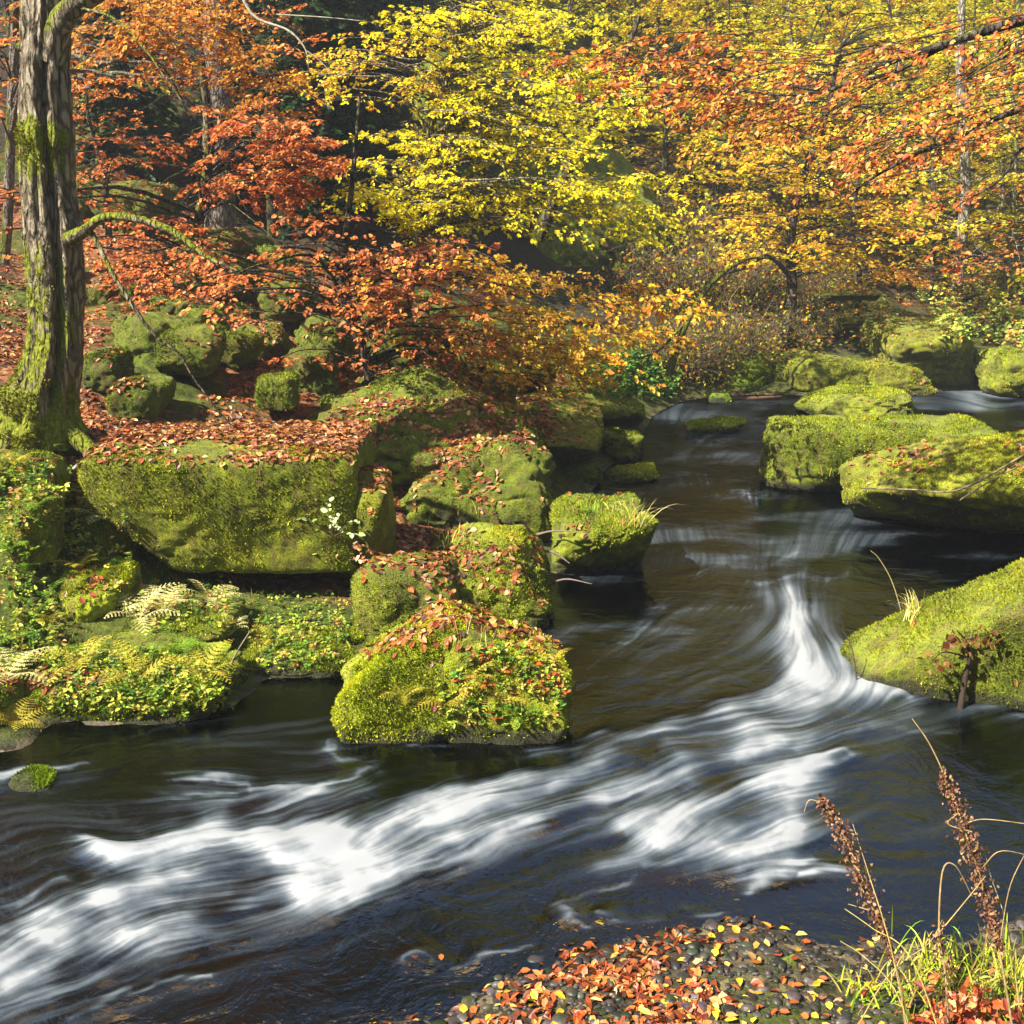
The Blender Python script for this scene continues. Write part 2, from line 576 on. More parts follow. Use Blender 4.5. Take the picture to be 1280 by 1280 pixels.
def boulder(label, u0, u1, v0, v1, z0, L, planes=None, p=9, level=5, rough=.16, sink=.12, litter=.3, fuzz=0, tint=(1, 1, 1), moss=.5,
            seed=None, lump=.035, rot=0.0, name='boulder', cat='boulder', group=None, yf=None, lean=0.0):
    seed = (len(BOULDERS) + 1) * 7 if seed is None else seed
    rng = np.random.default_rng(seed)
    yfront = G((u0 + u1) / 2, v1, z0)[1] if yf is None else yf
    yc = yfront + L / 2
    vm = (v0 + v1) / 2
    x0, x1 = W(u0, vm, yc)[0], W(u1, vm, yc)[0]
    zt = W((u0 + u1) / 2, v0, yc + L * .1)[2]
    if yf is not None and group is None and yf < 20:
        up = max(0.0, ground_z(np.array([(x0 + x1) / 2]), np.array([yc - L * .3]))[0][0] - z0) * .8
        z0 += up; zt += up
    if yf is not None and yf < 20: zt = max(zt, z0 + .5 * (x1 - x0)); sink = max(sink, .5) if 'slope' in label or 'leaves' in label or 'trunk' in label else sink
    zb = z0 - sink * (zt - z0) - (.05 if sink > 0 else 0)
    V, Fc = rock_shape(rng, planes, p, level, rough)
    ext = np.abs(V).max(0)
    V = V / np.array([(V[:, 0].max() - V[:, 0].min()) / 2, ext[1], (V[:, 2].max() - V[:, 2].min()) / 2])
    V = V * np.array([(x1 - x0) / 2, L / 2, (zt - zb) / 2])
    c_, s_ = math.cos(rot), math.sin(rot)
    V = np.stack([V[:, 0] * c_ - V[:, 1] * s_ + lean * V[:, 2], V[:, 0] * s_ + V[:, 1] * c_, V[:, 2]], 1)
    if abs(rot) > 0.05:
        V[:, 0] *= (x1 - x0) / (V[:, 0].max() - V[:, 0].min())
    V[:, 0] += (x0 + x1) / 2 - (V[:, 0].max() + V[:, 0].min()) / 2
    V[:, 2] += zb - V[:, 2].min(); V[:, 1] += yc
    # lumps of a constant real size
    nn = unit(V - V.mean(0))
    o = rng.uniform(-50, 50, 3)
    size = min(x1 - x0, zt - zb)
    V = V + nn * (fbm(V * 5 + o, 3, 21) * min(lump, .05 * size) + fbm(V * 17 + o, 3, 22) * min(.014, .03 * size))[:, None]
    org = np.array([V[:, 0].mean(), yc, zb])
    me = mesh_data(name, [(V - org, Fc, None)])
    o_ = link(name, me, M_BOULDER, origin=org)
    o_.color = (*tint, moss)
    tag(o_, label, cat, group)
    BOULDERS.append(dict(V=V, F=Fc, litter=litter, fuzz=fuzz, obj=o_, org=org, tint=np.array(tint)))
    return o_


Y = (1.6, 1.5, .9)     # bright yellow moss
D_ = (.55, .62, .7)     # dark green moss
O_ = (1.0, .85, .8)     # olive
# --- left bank, near
boulder('large square mossy boulder with a flat leaf strewn top below the big tree', 136, 458, 540, 732, .37, 1.5,
        planes=[((-1, -.1, -.45), .84), ((0, -1, -.25), .93), ((.06, -.13, 1), .93), ((.5, -1, .1), .98)], p=24, level=6, lump=.012, rough=.035, sink=0,
        litter=1.0, fuzz=20000, tint=(1.15, 1.05, .9), moss=.85, seed=3)
boulder('rounded mossy boulder wedged against the right end of the square leaf topped boulder', 404, 498, 572, 738, .25, 1.3, p=5, level=5,
        rough=.2, sink=.05, litter=.8, fuzz=3500, tint=O_, moss=.65, seed=8)
boulder('big dark sloping boulder strewn with orange leaves behind the square boulder', 380, 692, 456, 680, .12, 3.0,
        planes=[((.74, -.1, .68), .60), ((-.35, -.15, .9), .80), ((.1, -.9, -.5), .74), ((.1, -.75, .66), .60)], p=16, level=6, rough=.21, litter=.62, fuzz=18000, tint=(.8, .82, .75),
        moss=.6, seed=22)
boulder('long dark ledge boulder with leaves along its top under the sloping boulder', 480, 694, 606, 672, .22, 1.2, planes=[((.1, -.7, .8), .62), ((0, -1, -.6), .7), ((-.7, 0, .7), .7)],
        p=6, level=6, rough=.26, sink=0, litter=.8, fuzz=2500, tint=(.8, .8, .8), moss=.4, seed=31, yf=10.1)
boulder('blocky boulder with a leafy slanting top and deep black underside at the water', 588, 756, 498, 622, 0, 2.4,
        planes=[((.35, -.5, 1), .72), ((.1, -1, -.75), .62), ((1, -.1, -.3), .9)], p=14, level=6, rough=.09, sink=.02, litter=.7, fuzz=6000, tint=(1.0, .95, .8), moss=.45, seed=12)
boulder('dark wedge boulder overhanging the pool farthest along the left bank', 676, 806, 484, 560, 0, 2.6,
        planes=[((.5, -.1, 1), .8), ((.45, -.9, -.8), .6), ((.6, -1, -.1), .85)], p=12, level=5, rough=.1, sink=.02, litter=.2, fuzz=4000, tint=(1.05, 1.0, .8), moss=.6, seed=13)
boulder('small mossy boulder tucked at the waterline under the dark wedge boulder', 742, 800, 536, 580, 0, 1.0, p=7, level=5, rough=.2, litter=.2, fuzz=2500, tint=(.95, .95, .8), moss=.6, seed=92)
boulder('low dark mossy stone at the waterline right of the blocky leafy boulder', 700, 752, 576, 612, 0, .8, p=6, level=5, rough=.22, litter=.3, fuzz=1500, tint=(.7, .75, .65), moss=.55, seed=93)
boulder('mossy boulder scattered with brown leaves just behind the bright foreground boulder', 530, 690, 664, 790, 0, 1.3,
        planes=[((-.6, -.3, 1), .8), ((.9, -.3, .55), .8), ((.1, -.7, .8), .85)], p=9, level=6, rough=.13, litter=.62, fuzz=9000, tint=(1.15, 1.08, .9), moss=.75, seed=15)
boulder('low leaf covered boulder between the rounded boulder and the leafy mossy one', 440, 590, 690, 800, .1, 1.2, p=6, level=5, rough=.15, litter=.7,
        fuzz=4000, tint=(.9, .85, .8), moss=.6, seed=16)
boulder('bright yellow green mossy boulder with grass and ferns at the edge of the rapids', 424, 716, 746, 936, 0, 1.3,
        planes=[((-.70, .05, .72), .40), ((.55, .05, .83), .33), ((.1, -1, .45), .74), ((.1, .8, .6), .5)], p=14, level=6, rough=.11, litter=.3, fuzz=26000,
        tint=Y, moss=1.0, seed=17)
boulder('domed mossy boulder with a dark hollow standing in the pool', 688, 818, 622, 734, 0, 1.2,
        planes=[((.3, -1, -.75), .55), ((-.3, -.4, 1), .85)], p=6, level=6, rough=.2, litter=.55, fuzz=7000, tint=(1.1, 1.08, .9), moss=.72, seed=64)
boulder('small grassy rock in the pool beside the black overhang', 756, 822, 582, 604, 0, .8, p=4, level=4, rough=.2, litter=.5, fuzz=1600, tint=Y, moss=.9, seed=19)
boulder('low bright moss islet in the middle of the far pool', 855, 936, 522, 545, 0, 1.0, p=3, level=4, rough=.16, litter=.1, fuzz=2500, tint=(1.5, 1.4, 1.0), moss=1.0, seed=20)
boulder('mossy ground hummock full of ferns at the water on the left', 42, 300, 815, 908, 0, .95, planes=[((0, -.6, 1), .75)], p=5, level=6, rough=.17, litter=.2,
        fuzz=18000, tint=(1.1, 1.15, .9), moss=.95, seed=24)
boulder('fern topped mossy rock cut by the left edge of the photo at the water', -90, 38, 835, 935, 0, 1.0, p=5, level=5, rough=.15, litter=.4, fuzz=6000, tint=(1.0, 1.05, .9), moss=.9, seed=25)
boulder('square yellow mossy boulder with a black hollow below the ferns', 68, 166, 704, 815, .12, .75, planes=[((-.8, -.6, .2), .82), ((.85, -.5, -.35), .72), ((.3, -.5, 1), .85)],
        p=8, level=6, rough=.15, sink=.02, litter=.4, fuzz=7000, tint=Y, moss=.75, seed=26)
boulder('dark hollow boulder under the pale ferns beside the inlet', 160, 300, 758, 838, .06, 1.0, planes=[((.1, -1, -.7), .6), ((0, -.4, 1), .8)], p=7, level=5, rough=.16,
        sink=0, litter=.5, fuzz=4500, tint=(.9, .9, .8), moss=.5, seed=27)
boulder('low grassy shelf of moss between the inlet and the square boulder', 296, 452, 796, 850, .0, .8, planes=[((0, -.5, 1), .7)], p=5, level=6, rough=.16, litter=.45,
        fuzz=11000, tint=(1.15, 1.1, .9), moss=.9, seed=28)
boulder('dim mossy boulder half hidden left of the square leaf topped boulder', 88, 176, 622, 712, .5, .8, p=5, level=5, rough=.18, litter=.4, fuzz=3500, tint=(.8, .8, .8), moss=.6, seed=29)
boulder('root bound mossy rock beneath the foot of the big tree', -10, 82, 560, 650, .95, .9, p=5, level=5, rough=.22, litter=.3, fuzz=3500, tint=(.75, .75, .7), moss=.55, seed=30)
boulder('tall olive mossy rock at the left edge below the tree roots', 5, 80, 600, 700, .75, .6, p=6, level=5, rough=.2, litter=.3, fuzz=2500, tint=(.95, .88, .75), moss=.6, seed=32)
# --- slope behind
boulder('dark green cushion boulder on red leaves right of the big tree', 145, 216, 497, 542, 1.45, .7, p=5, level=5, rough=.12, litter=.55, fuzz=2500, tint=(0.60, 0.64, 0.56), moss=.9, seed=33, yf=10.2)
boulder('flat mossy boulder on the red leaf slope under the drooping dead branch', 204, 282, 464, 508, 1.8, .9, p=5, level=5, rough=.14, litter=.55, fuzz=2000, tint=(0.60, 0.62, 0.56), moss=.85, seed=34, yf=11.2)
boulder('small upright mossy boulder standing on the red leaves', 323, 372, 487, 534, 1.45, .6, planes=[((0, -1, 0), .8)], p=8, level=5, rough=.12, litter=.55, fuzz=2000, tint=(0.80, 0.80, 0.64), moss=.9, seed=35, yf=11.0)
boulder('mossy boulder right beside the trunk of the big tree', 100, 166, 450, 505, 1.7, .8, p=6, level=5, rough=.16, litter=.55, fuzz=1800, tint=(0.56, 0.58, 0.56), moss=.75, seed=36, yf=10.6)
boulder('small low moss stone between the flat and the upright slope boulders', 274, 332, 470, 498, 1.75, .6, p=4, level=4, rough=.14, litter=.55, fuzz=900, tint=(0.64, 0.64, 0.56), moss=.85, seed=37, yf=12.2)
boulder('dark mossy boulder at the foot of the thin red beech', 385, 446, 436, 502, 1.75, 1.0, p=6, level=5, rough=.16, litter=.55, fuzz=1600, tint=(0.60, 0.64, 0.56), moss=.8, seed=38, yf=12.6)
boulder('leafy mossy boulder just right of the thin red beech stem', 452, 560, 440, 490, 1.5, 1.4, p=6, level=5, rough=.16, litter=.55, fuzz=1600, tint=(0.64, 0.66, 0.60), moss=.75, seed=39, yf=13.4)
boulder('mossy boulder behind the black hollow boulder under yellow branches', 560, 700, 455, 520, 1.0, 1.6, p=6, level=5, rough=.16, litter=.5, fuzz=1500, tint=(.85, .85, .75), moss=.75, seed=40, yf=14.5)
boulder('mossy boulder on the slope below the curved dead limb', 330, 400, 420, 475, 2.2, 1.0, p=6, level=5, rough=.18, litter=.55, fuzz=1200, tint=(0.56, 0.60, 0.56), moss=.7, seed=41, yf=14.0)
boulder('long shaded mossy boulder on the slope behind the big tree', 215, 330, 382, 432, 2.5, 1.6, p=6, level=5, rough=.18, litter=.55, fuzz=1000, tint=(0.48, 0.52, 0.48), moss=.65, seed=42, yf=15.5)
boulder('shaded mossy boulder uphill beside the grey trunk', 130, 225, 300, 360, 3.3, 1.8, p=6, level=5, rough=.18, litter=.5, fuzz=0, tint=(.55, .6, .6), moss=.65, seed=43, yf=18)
# --- cliffs behind
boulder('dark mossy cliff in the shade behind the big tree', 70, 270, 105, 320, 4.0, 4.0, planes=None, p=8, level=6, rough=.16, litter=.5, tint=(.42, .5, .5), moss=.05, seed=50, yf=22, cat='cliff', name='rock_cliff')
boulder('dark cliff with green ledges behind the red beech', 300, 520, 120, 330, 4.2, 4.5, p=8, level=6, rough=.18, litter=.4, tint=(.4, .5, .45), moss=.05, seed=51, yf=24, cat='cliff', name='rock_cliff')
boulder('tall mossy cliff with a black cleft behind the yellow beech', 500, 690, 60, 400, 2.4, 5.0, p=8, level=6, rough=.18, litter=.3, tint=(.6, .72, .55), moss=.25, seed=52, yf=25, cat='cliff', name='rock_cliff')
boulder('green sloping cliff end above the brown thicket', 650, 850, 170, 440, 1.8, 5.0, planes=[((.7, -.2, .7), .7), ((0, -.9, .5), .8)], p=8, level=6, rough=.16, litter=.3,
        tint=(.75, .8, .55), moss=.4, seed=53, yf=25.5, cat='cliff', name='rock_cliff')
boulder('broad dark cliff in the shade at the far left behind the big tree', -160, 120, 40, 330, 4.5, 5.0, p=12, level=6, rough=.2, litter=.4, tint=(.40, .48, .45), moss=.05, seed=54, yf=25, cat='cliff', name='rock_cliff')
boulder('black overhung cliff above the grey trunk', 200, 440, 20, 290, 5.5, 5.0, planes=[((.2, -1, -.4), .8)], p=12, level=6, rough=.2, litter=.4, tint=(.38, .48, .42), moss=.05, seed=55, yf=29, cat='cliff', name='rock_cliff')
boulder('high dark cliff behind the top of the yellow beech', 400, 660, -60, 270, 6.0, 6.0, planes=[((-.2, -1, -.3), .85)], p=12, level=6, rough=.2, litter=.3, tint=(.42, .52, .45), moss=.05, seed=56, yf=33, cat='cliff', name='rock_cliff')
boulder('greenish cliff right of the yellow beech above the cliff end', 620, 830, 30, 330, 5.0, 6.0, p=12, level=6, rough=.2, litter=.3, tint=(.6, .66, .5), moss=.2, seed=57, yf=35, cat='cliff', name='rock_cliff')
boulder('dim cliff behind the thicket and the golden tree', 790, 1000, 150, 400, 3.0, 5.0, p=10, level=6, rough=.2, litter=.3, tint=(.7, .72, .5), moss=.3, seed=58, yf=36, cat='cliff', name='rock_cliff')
# small mossy stones poking out of the leaves on the slope
_rs = np.random.default_rng(17)
for _i in range(64):
    _d = _rs.uniform(12, 20); _u = _rs.uniform(60, 640 - (_d < 12) * 200)
    _x = (_u - 640) / F * _d
    _z, _dd = ground_z(np.array([_x]), np.array([_d]))
    if _dd[0] < .4: continue
    _s = min(1.0, np.exp(_rs.normal(math.log(.33), .5))); _w = _s * _rs.uniform(1, 1.8)
    _k = F / _d * .96
    _b = W(_u, 640, _d); _vb = 640 + (_b[2] - _z[0]) * _k
    boulder('small dark mossy stone half buried in the red leaves of the slope', _u - _w * _k * .5, _u + _w * _k * .5, _vb - _s * _k * .8, _vb + 2, _z[0], _w, p=9, level=5, rough=.26, sink=.5, litter=.45,
            fuzz=int(900 * _s), tint=np.array([.55, .6, .5]) * _rs.uniform(.7, 1.25), moss=.7, seed=500 + _i, yf=_d - _w / 2, group='small mossy stones on the leaf slope')
# --- right side
boulder('long flat topped mossy block boulder standing in the pool on the right', 958, 1235, 524, 622, 0, 1.1, planes=[((-.15, -1, .1), .95), ((-.9, -.5, -.1), .95), ((0, -.12, 1), .93), ((0, -1, -.55), .84)],
        p=16, level=6, rough=.07, sink=.02, litter=.15, fuzz=12000, tint=(.95, .95, .8), moss=.85, seed=61)
boulder('sloping leaf strewn mossy boulder overhanging the pool at the right edge', 1070, 1420, 530, 694, 0, 1.7, planes=[((-.62, -.30, .72), .44), ((-.6, -.6, -.75), .64), ((.0, -.75, .75), .72), ((0, -1, -.5), .86), ((.1, .7, .7), .7)],
        p=11, level=6, rough=.09, sink=.02, litter=.75, fuzz=16000, tint=(1.3, 1.15, .9), moss=.75, seed=62)
boulder('wedge shaped mossy boulder rising to the right edge beside the white water', 1078, 1480, 668, 905, 0, 1.25, planes=[((-.80, -.12, .60), .42), ((-.35, -.85, .45), .62), ((-.1, -.8, .62), .66), ((-.2, .8, .6), .6), ((-.6, -.8, 0), .66)],
        p=14, level=6, rough=.06, sink=.1, litter=.08, fuzz=22000, tint=(.95, .92, .75), moss=.9, seed=63)
boulder('low grassy moss island in front of the far rapids', 998, 1146, 484, 528, 0, 2.2, p=4, level=5, rough=.15, litter=.2, fuzz=6000, tint=(1.2, 1.15, .85), moss=.95, seed=65)
boulder('large far boulder with a leafy top and a dark front beside the far rapids', 1086, 1222, 398, 494, .0, 3.2, planes=[((.1, -1, -.35), .8), ((0, -.3, 1), .85), ((.95, -.4, .1), .85)], p=12, level=6, rough=.10,
        sink=.03, litter=.8, fuzz=3500, tint=(1.0, .88, .7), moss=.52, seed=66)
boulder('rounded mossy boulder at the right edge below the far rapids bank', 1222, 1340, 432, 503, 0, 2.6, p=5, level=5, rough=.14, litter=.4, fuzz=3500, tint=(1.1, 1.05, .85), moss=.8, seed=67)
boulder('rounded leaf dusted boulder left of the large dark fronted far boulder', 1060, 1158, 448, 496, 0, 1.9, p=5, level=5, rough=.12, litter=.7, fuzz=2500, tint=(1.1, .95, .75), moss=.7, seed=68)
boulder('broad mossy boulder behind the grassy island on the far bank', 978, 1078, 440, 490, .1, 1.9, p=5, level=5, rough=.12, litter=.5, fuzz=2500, tint=(1.0, .92, .7), moss=.75, seed=69)
boulder('bright green mound at the far waterline below the thicket', 882, 968, 438, 494, 0, 1.8, p=4, level=5, rough=.2, litter=.2, fuzz=5000, tint=(.9, 1.1, .8), moss=.95, seed=70)
boulder('small dark slab boulder perched above the leafy far boulders', 1026, 1092, 366, 396, 1.7, 1.6, planes=[((0, -1, -.5), .7)], p=8, level=5, rough=.14, litter=.3, fuzz=600, tint=(.6, .62, .6), moss=.5, seed=71, yf=25)
boulder('second dark slab boulder under the perched one on the far bank', 1042, 1095, 396, 428, 1.0, 1.4, planes=[((0, -1, -.6), .65)], p=8, level=5, rough=.14, litter=.5, fuzz=600, tint=(.7, .68, .6), moss=.45, seed=72, yf=24)
boulder('pale mossy boulder on the upper right bank at the edge of the photo', 1250, 1330, 385, 440, 1.0, 1.8, p=5, level=5, rough=.15, litter=.4, fuzz=900, tint=(1.0, .95, .75), moss=.6, seed=73, yf=25.5)
boulder('tiny moss tuft rock at the far shore left of the red leaf drift', 884, 912, 490, 504, 0, .45, p=4, level=4, rough=.2, litter=0, fuzz=500, tint=(.8, 1.1, .7), moss=1, seed=74)
boulder('small round mossy stone in the white water at the left edge', 4, 70, 964, 994, 0, .32, p=4, level=5, rough=.12, sink=.3, litter=0, fuzz=1500, tint=(.7, .85, .5), moss=.75, seed=75, name='stone', cat='stone')
boulder('upright green stone on the gravel at the bottom of the photo', 968, 1000, 1198, 1240, .02, .12, p=5, level=4, rough=.1, litter=0, fuzz=0, tint=(.8, .95, .6), moss=.8, seed=76, name='stone', cat='stone')
boulder('flat dark green stone beside the upright one on the gravel', 1000, 1032, 1203, 1225, .02, .14, p=4, level=4, rough=.1, litter=0, fuzz=0, tint=(.5, .7, .4), moss=.7, seed=77, name='stone', cat='stone')
boulder('round olive stone at the edge of the orange leaves on the left', 666, 694, 1228, 1250, .0, .12, p=3, level=4, rough=.06, litter=0, fuzz=0, tint=(.9, .9, .7), moss=.9, seed=78, name='stone', cat='stone')
boulder('green streaked stone washed by the shallow rapids', 536, 566, 1186, 1206, -.01, .16, p=4, level=4, rough=.1, litter=0, fuzz=0, tint=(.7, .9, .5), moss=.7, seed=79, name='stone', cat='stone')
print('boulders', len(BOULDERS), round(time.time() - T0, 1))

# ------------------------------------------------------------------ moss fuzz
rng = np.random.default_rng(99)
for B in BOULDERS:
    n = int(B['fuzz'] * 1.5)
    if not n: continue
    V, Fc = B['V'], B['F']
    a, b, c = V[Fc[:, 0]], V[Fc[:, 1]], V[Fc[:, 2]]
    cr = np.cross(b - a, c - a); ar = np.linalg.norm(cr, axis=1); nn = cr / ar[:, None]
    ctr = (a + b + c) / 3
    w = ar * np.clip(nn[:, 2] * .7 + .6, 0.02, 1) * sstep(.0, .06, ctr[:, 2]) * np.clip(.15 - nn[:, 1] + .6 * (nn[:, 2] > .2), .05, 1)
    w *= np.clip(.30 + 1.9 * fbm(ctr * 2.8, 3, 4), .03, 1)
    f = rng.choice(len(Fc), n, p=w / w.sum())
    r1 = np.sqrt(rng.random(n))[:, None]; r2 = rng.random(n)[:, None]
    P = a[f] * (1 - r1) + b[f] * r1 * (1 - r2) + c[f] * r1 * r2
    dist = np.linalg.norm(B['org'] - [0, 0, 3])
    h = rng.uniform(.006, .021, n) * (.75 + dist / 16)
    g = unit(nn[f] + rng.normal(0, .45, (n, 3)) + [0, -.1, .25])
    side = unit(np.cross(g, rng.normal(size=(n, 3)))) * (h * rng.uniform(.16, .36, n))[:, None]
    P = P - nn[f] * .004
    Vb = np.stack([P - side, P + side, P + g * h[:, None]], 1).reshape(-1, 3)
    shade = fbm(P * 3, 3, 66)
    pal = np.array([[.06, .085, .006], [.175, .22, .012], [.28, .335, .015], [.42, .44, .03], [.26, .16, .05]])
    ci = np.clip((1.9 + 2.4 * shade + rng.normal(0, .8, n)).astype(int), 0, 4)
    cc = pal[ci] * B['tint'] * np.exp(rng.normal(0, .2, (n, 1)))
    me = mesh_data('moss', [(Vb - B['org'], np.arange(3 * n).reshape(-1, 3), np.repeat(cc, 3, 0))], smooth=False)
    link('moss', me, M_MOSSBLADE, parent=B['obj'])
print('moss', round(time.time() - T0, 1))

# ------------------------------------------------------------------ one BVH for everything that can be stood on
bvV = [gV]; bvF = [np.concatenate([gF[:, [0, 1, 2]], gF[:, [0, 2, 3]]])]
off = len(gV); owner = [np.full(len(bvF[0]), -1)]
near = (np.abs(gV[bvF[0][:, 0], 0]) < 30) & (gV[bvF[0][:, 0], 1] > 0) & (gV[bvF[0][:, 0], 1] < 60)
bvF[0] = bvF[0][near]; owner[0] = owner[0][near]
for i, B in enumerate(BOULDERS):
    bvV.append(B['V']); bvF.append(B['F'] + off); owner.append(np.full(len(B['F']), i)); off += len(B['V'])
owner = np.concatenate(owner)
bvh = BVHTree.FromPolygons(np.concatenate(bvV).tolist(), np.concatenate(bvF).tolist())
print('bvh', round(time.time() - T0, 1))


def drop(x, y, top=30.0):
    """highest surface under (x, y): point, normal, owner"""
    P, N, O = [], [], []
    dn = Vector((0, 0, -1))
    for a, b in zip(x, y):
        l, nr, i, d = bvh.ray_cast(Vector((a, b, top)), dn)
        if l is None: P.append((a, b, -99)); N.append((0, 0, 1)); O.append(-2)
        else:
            P.append(l[:]); N.append(nr[:] if nr[2] > 0 else (-nr)[:]); O.append(owner[i])
    return np.array(P), np.array(N), np.array(O)


def surface(u, v, dflt=10.0):
    """first surface seen along the photograph's line of sight (used to stand plants where the photo shows them)"""
    o = np.array([0, 0, CAM_H]); d = W(u, v, 10) - o
    l, nr, i, dd = bvh.ray_cast(Vector(o), Vector(unit(d)))
    return np.array(l[:]) if l is not None else W(u, v, dflt)
# ------------------------------------------------------------------ water: one sheet, finer near the rapids
NT, NS = 1150, 900
tt = np.linspace(-.86, .86, NT); ss = np.linspace(CAM_H / 46.0, CAM_H / 2.75, NS)      # lateral angle, downward slope
TT, SS = np.meshgrid(tt, ss, indexing='ij')
WY = CAM_H / SS; WX = TT * WY
dt, ds = tt[1] - tt[0], ss[1] - ss[0]


def blur(a, k):
    for ax in (0, 1):
        c = np.cumsum(np.concatenate([np.repeat(np.take(a, [0], ax), k + 1, ax), a, np.repeat(np.take(a, [-1], ax), k, ax)], ax), ax)
        n = a.shape[ax]; w = 2 * k + 1
        hi = np.take(c, np.arange(w, w + n), ax); lo = np.take(c, np.arange(0, n), ax)
        a = (hi - lo) / w
    return a


def ts(u, v):
    g = G(u, v); return np.array([g[0] / g[1], CAM_H / g[1]])


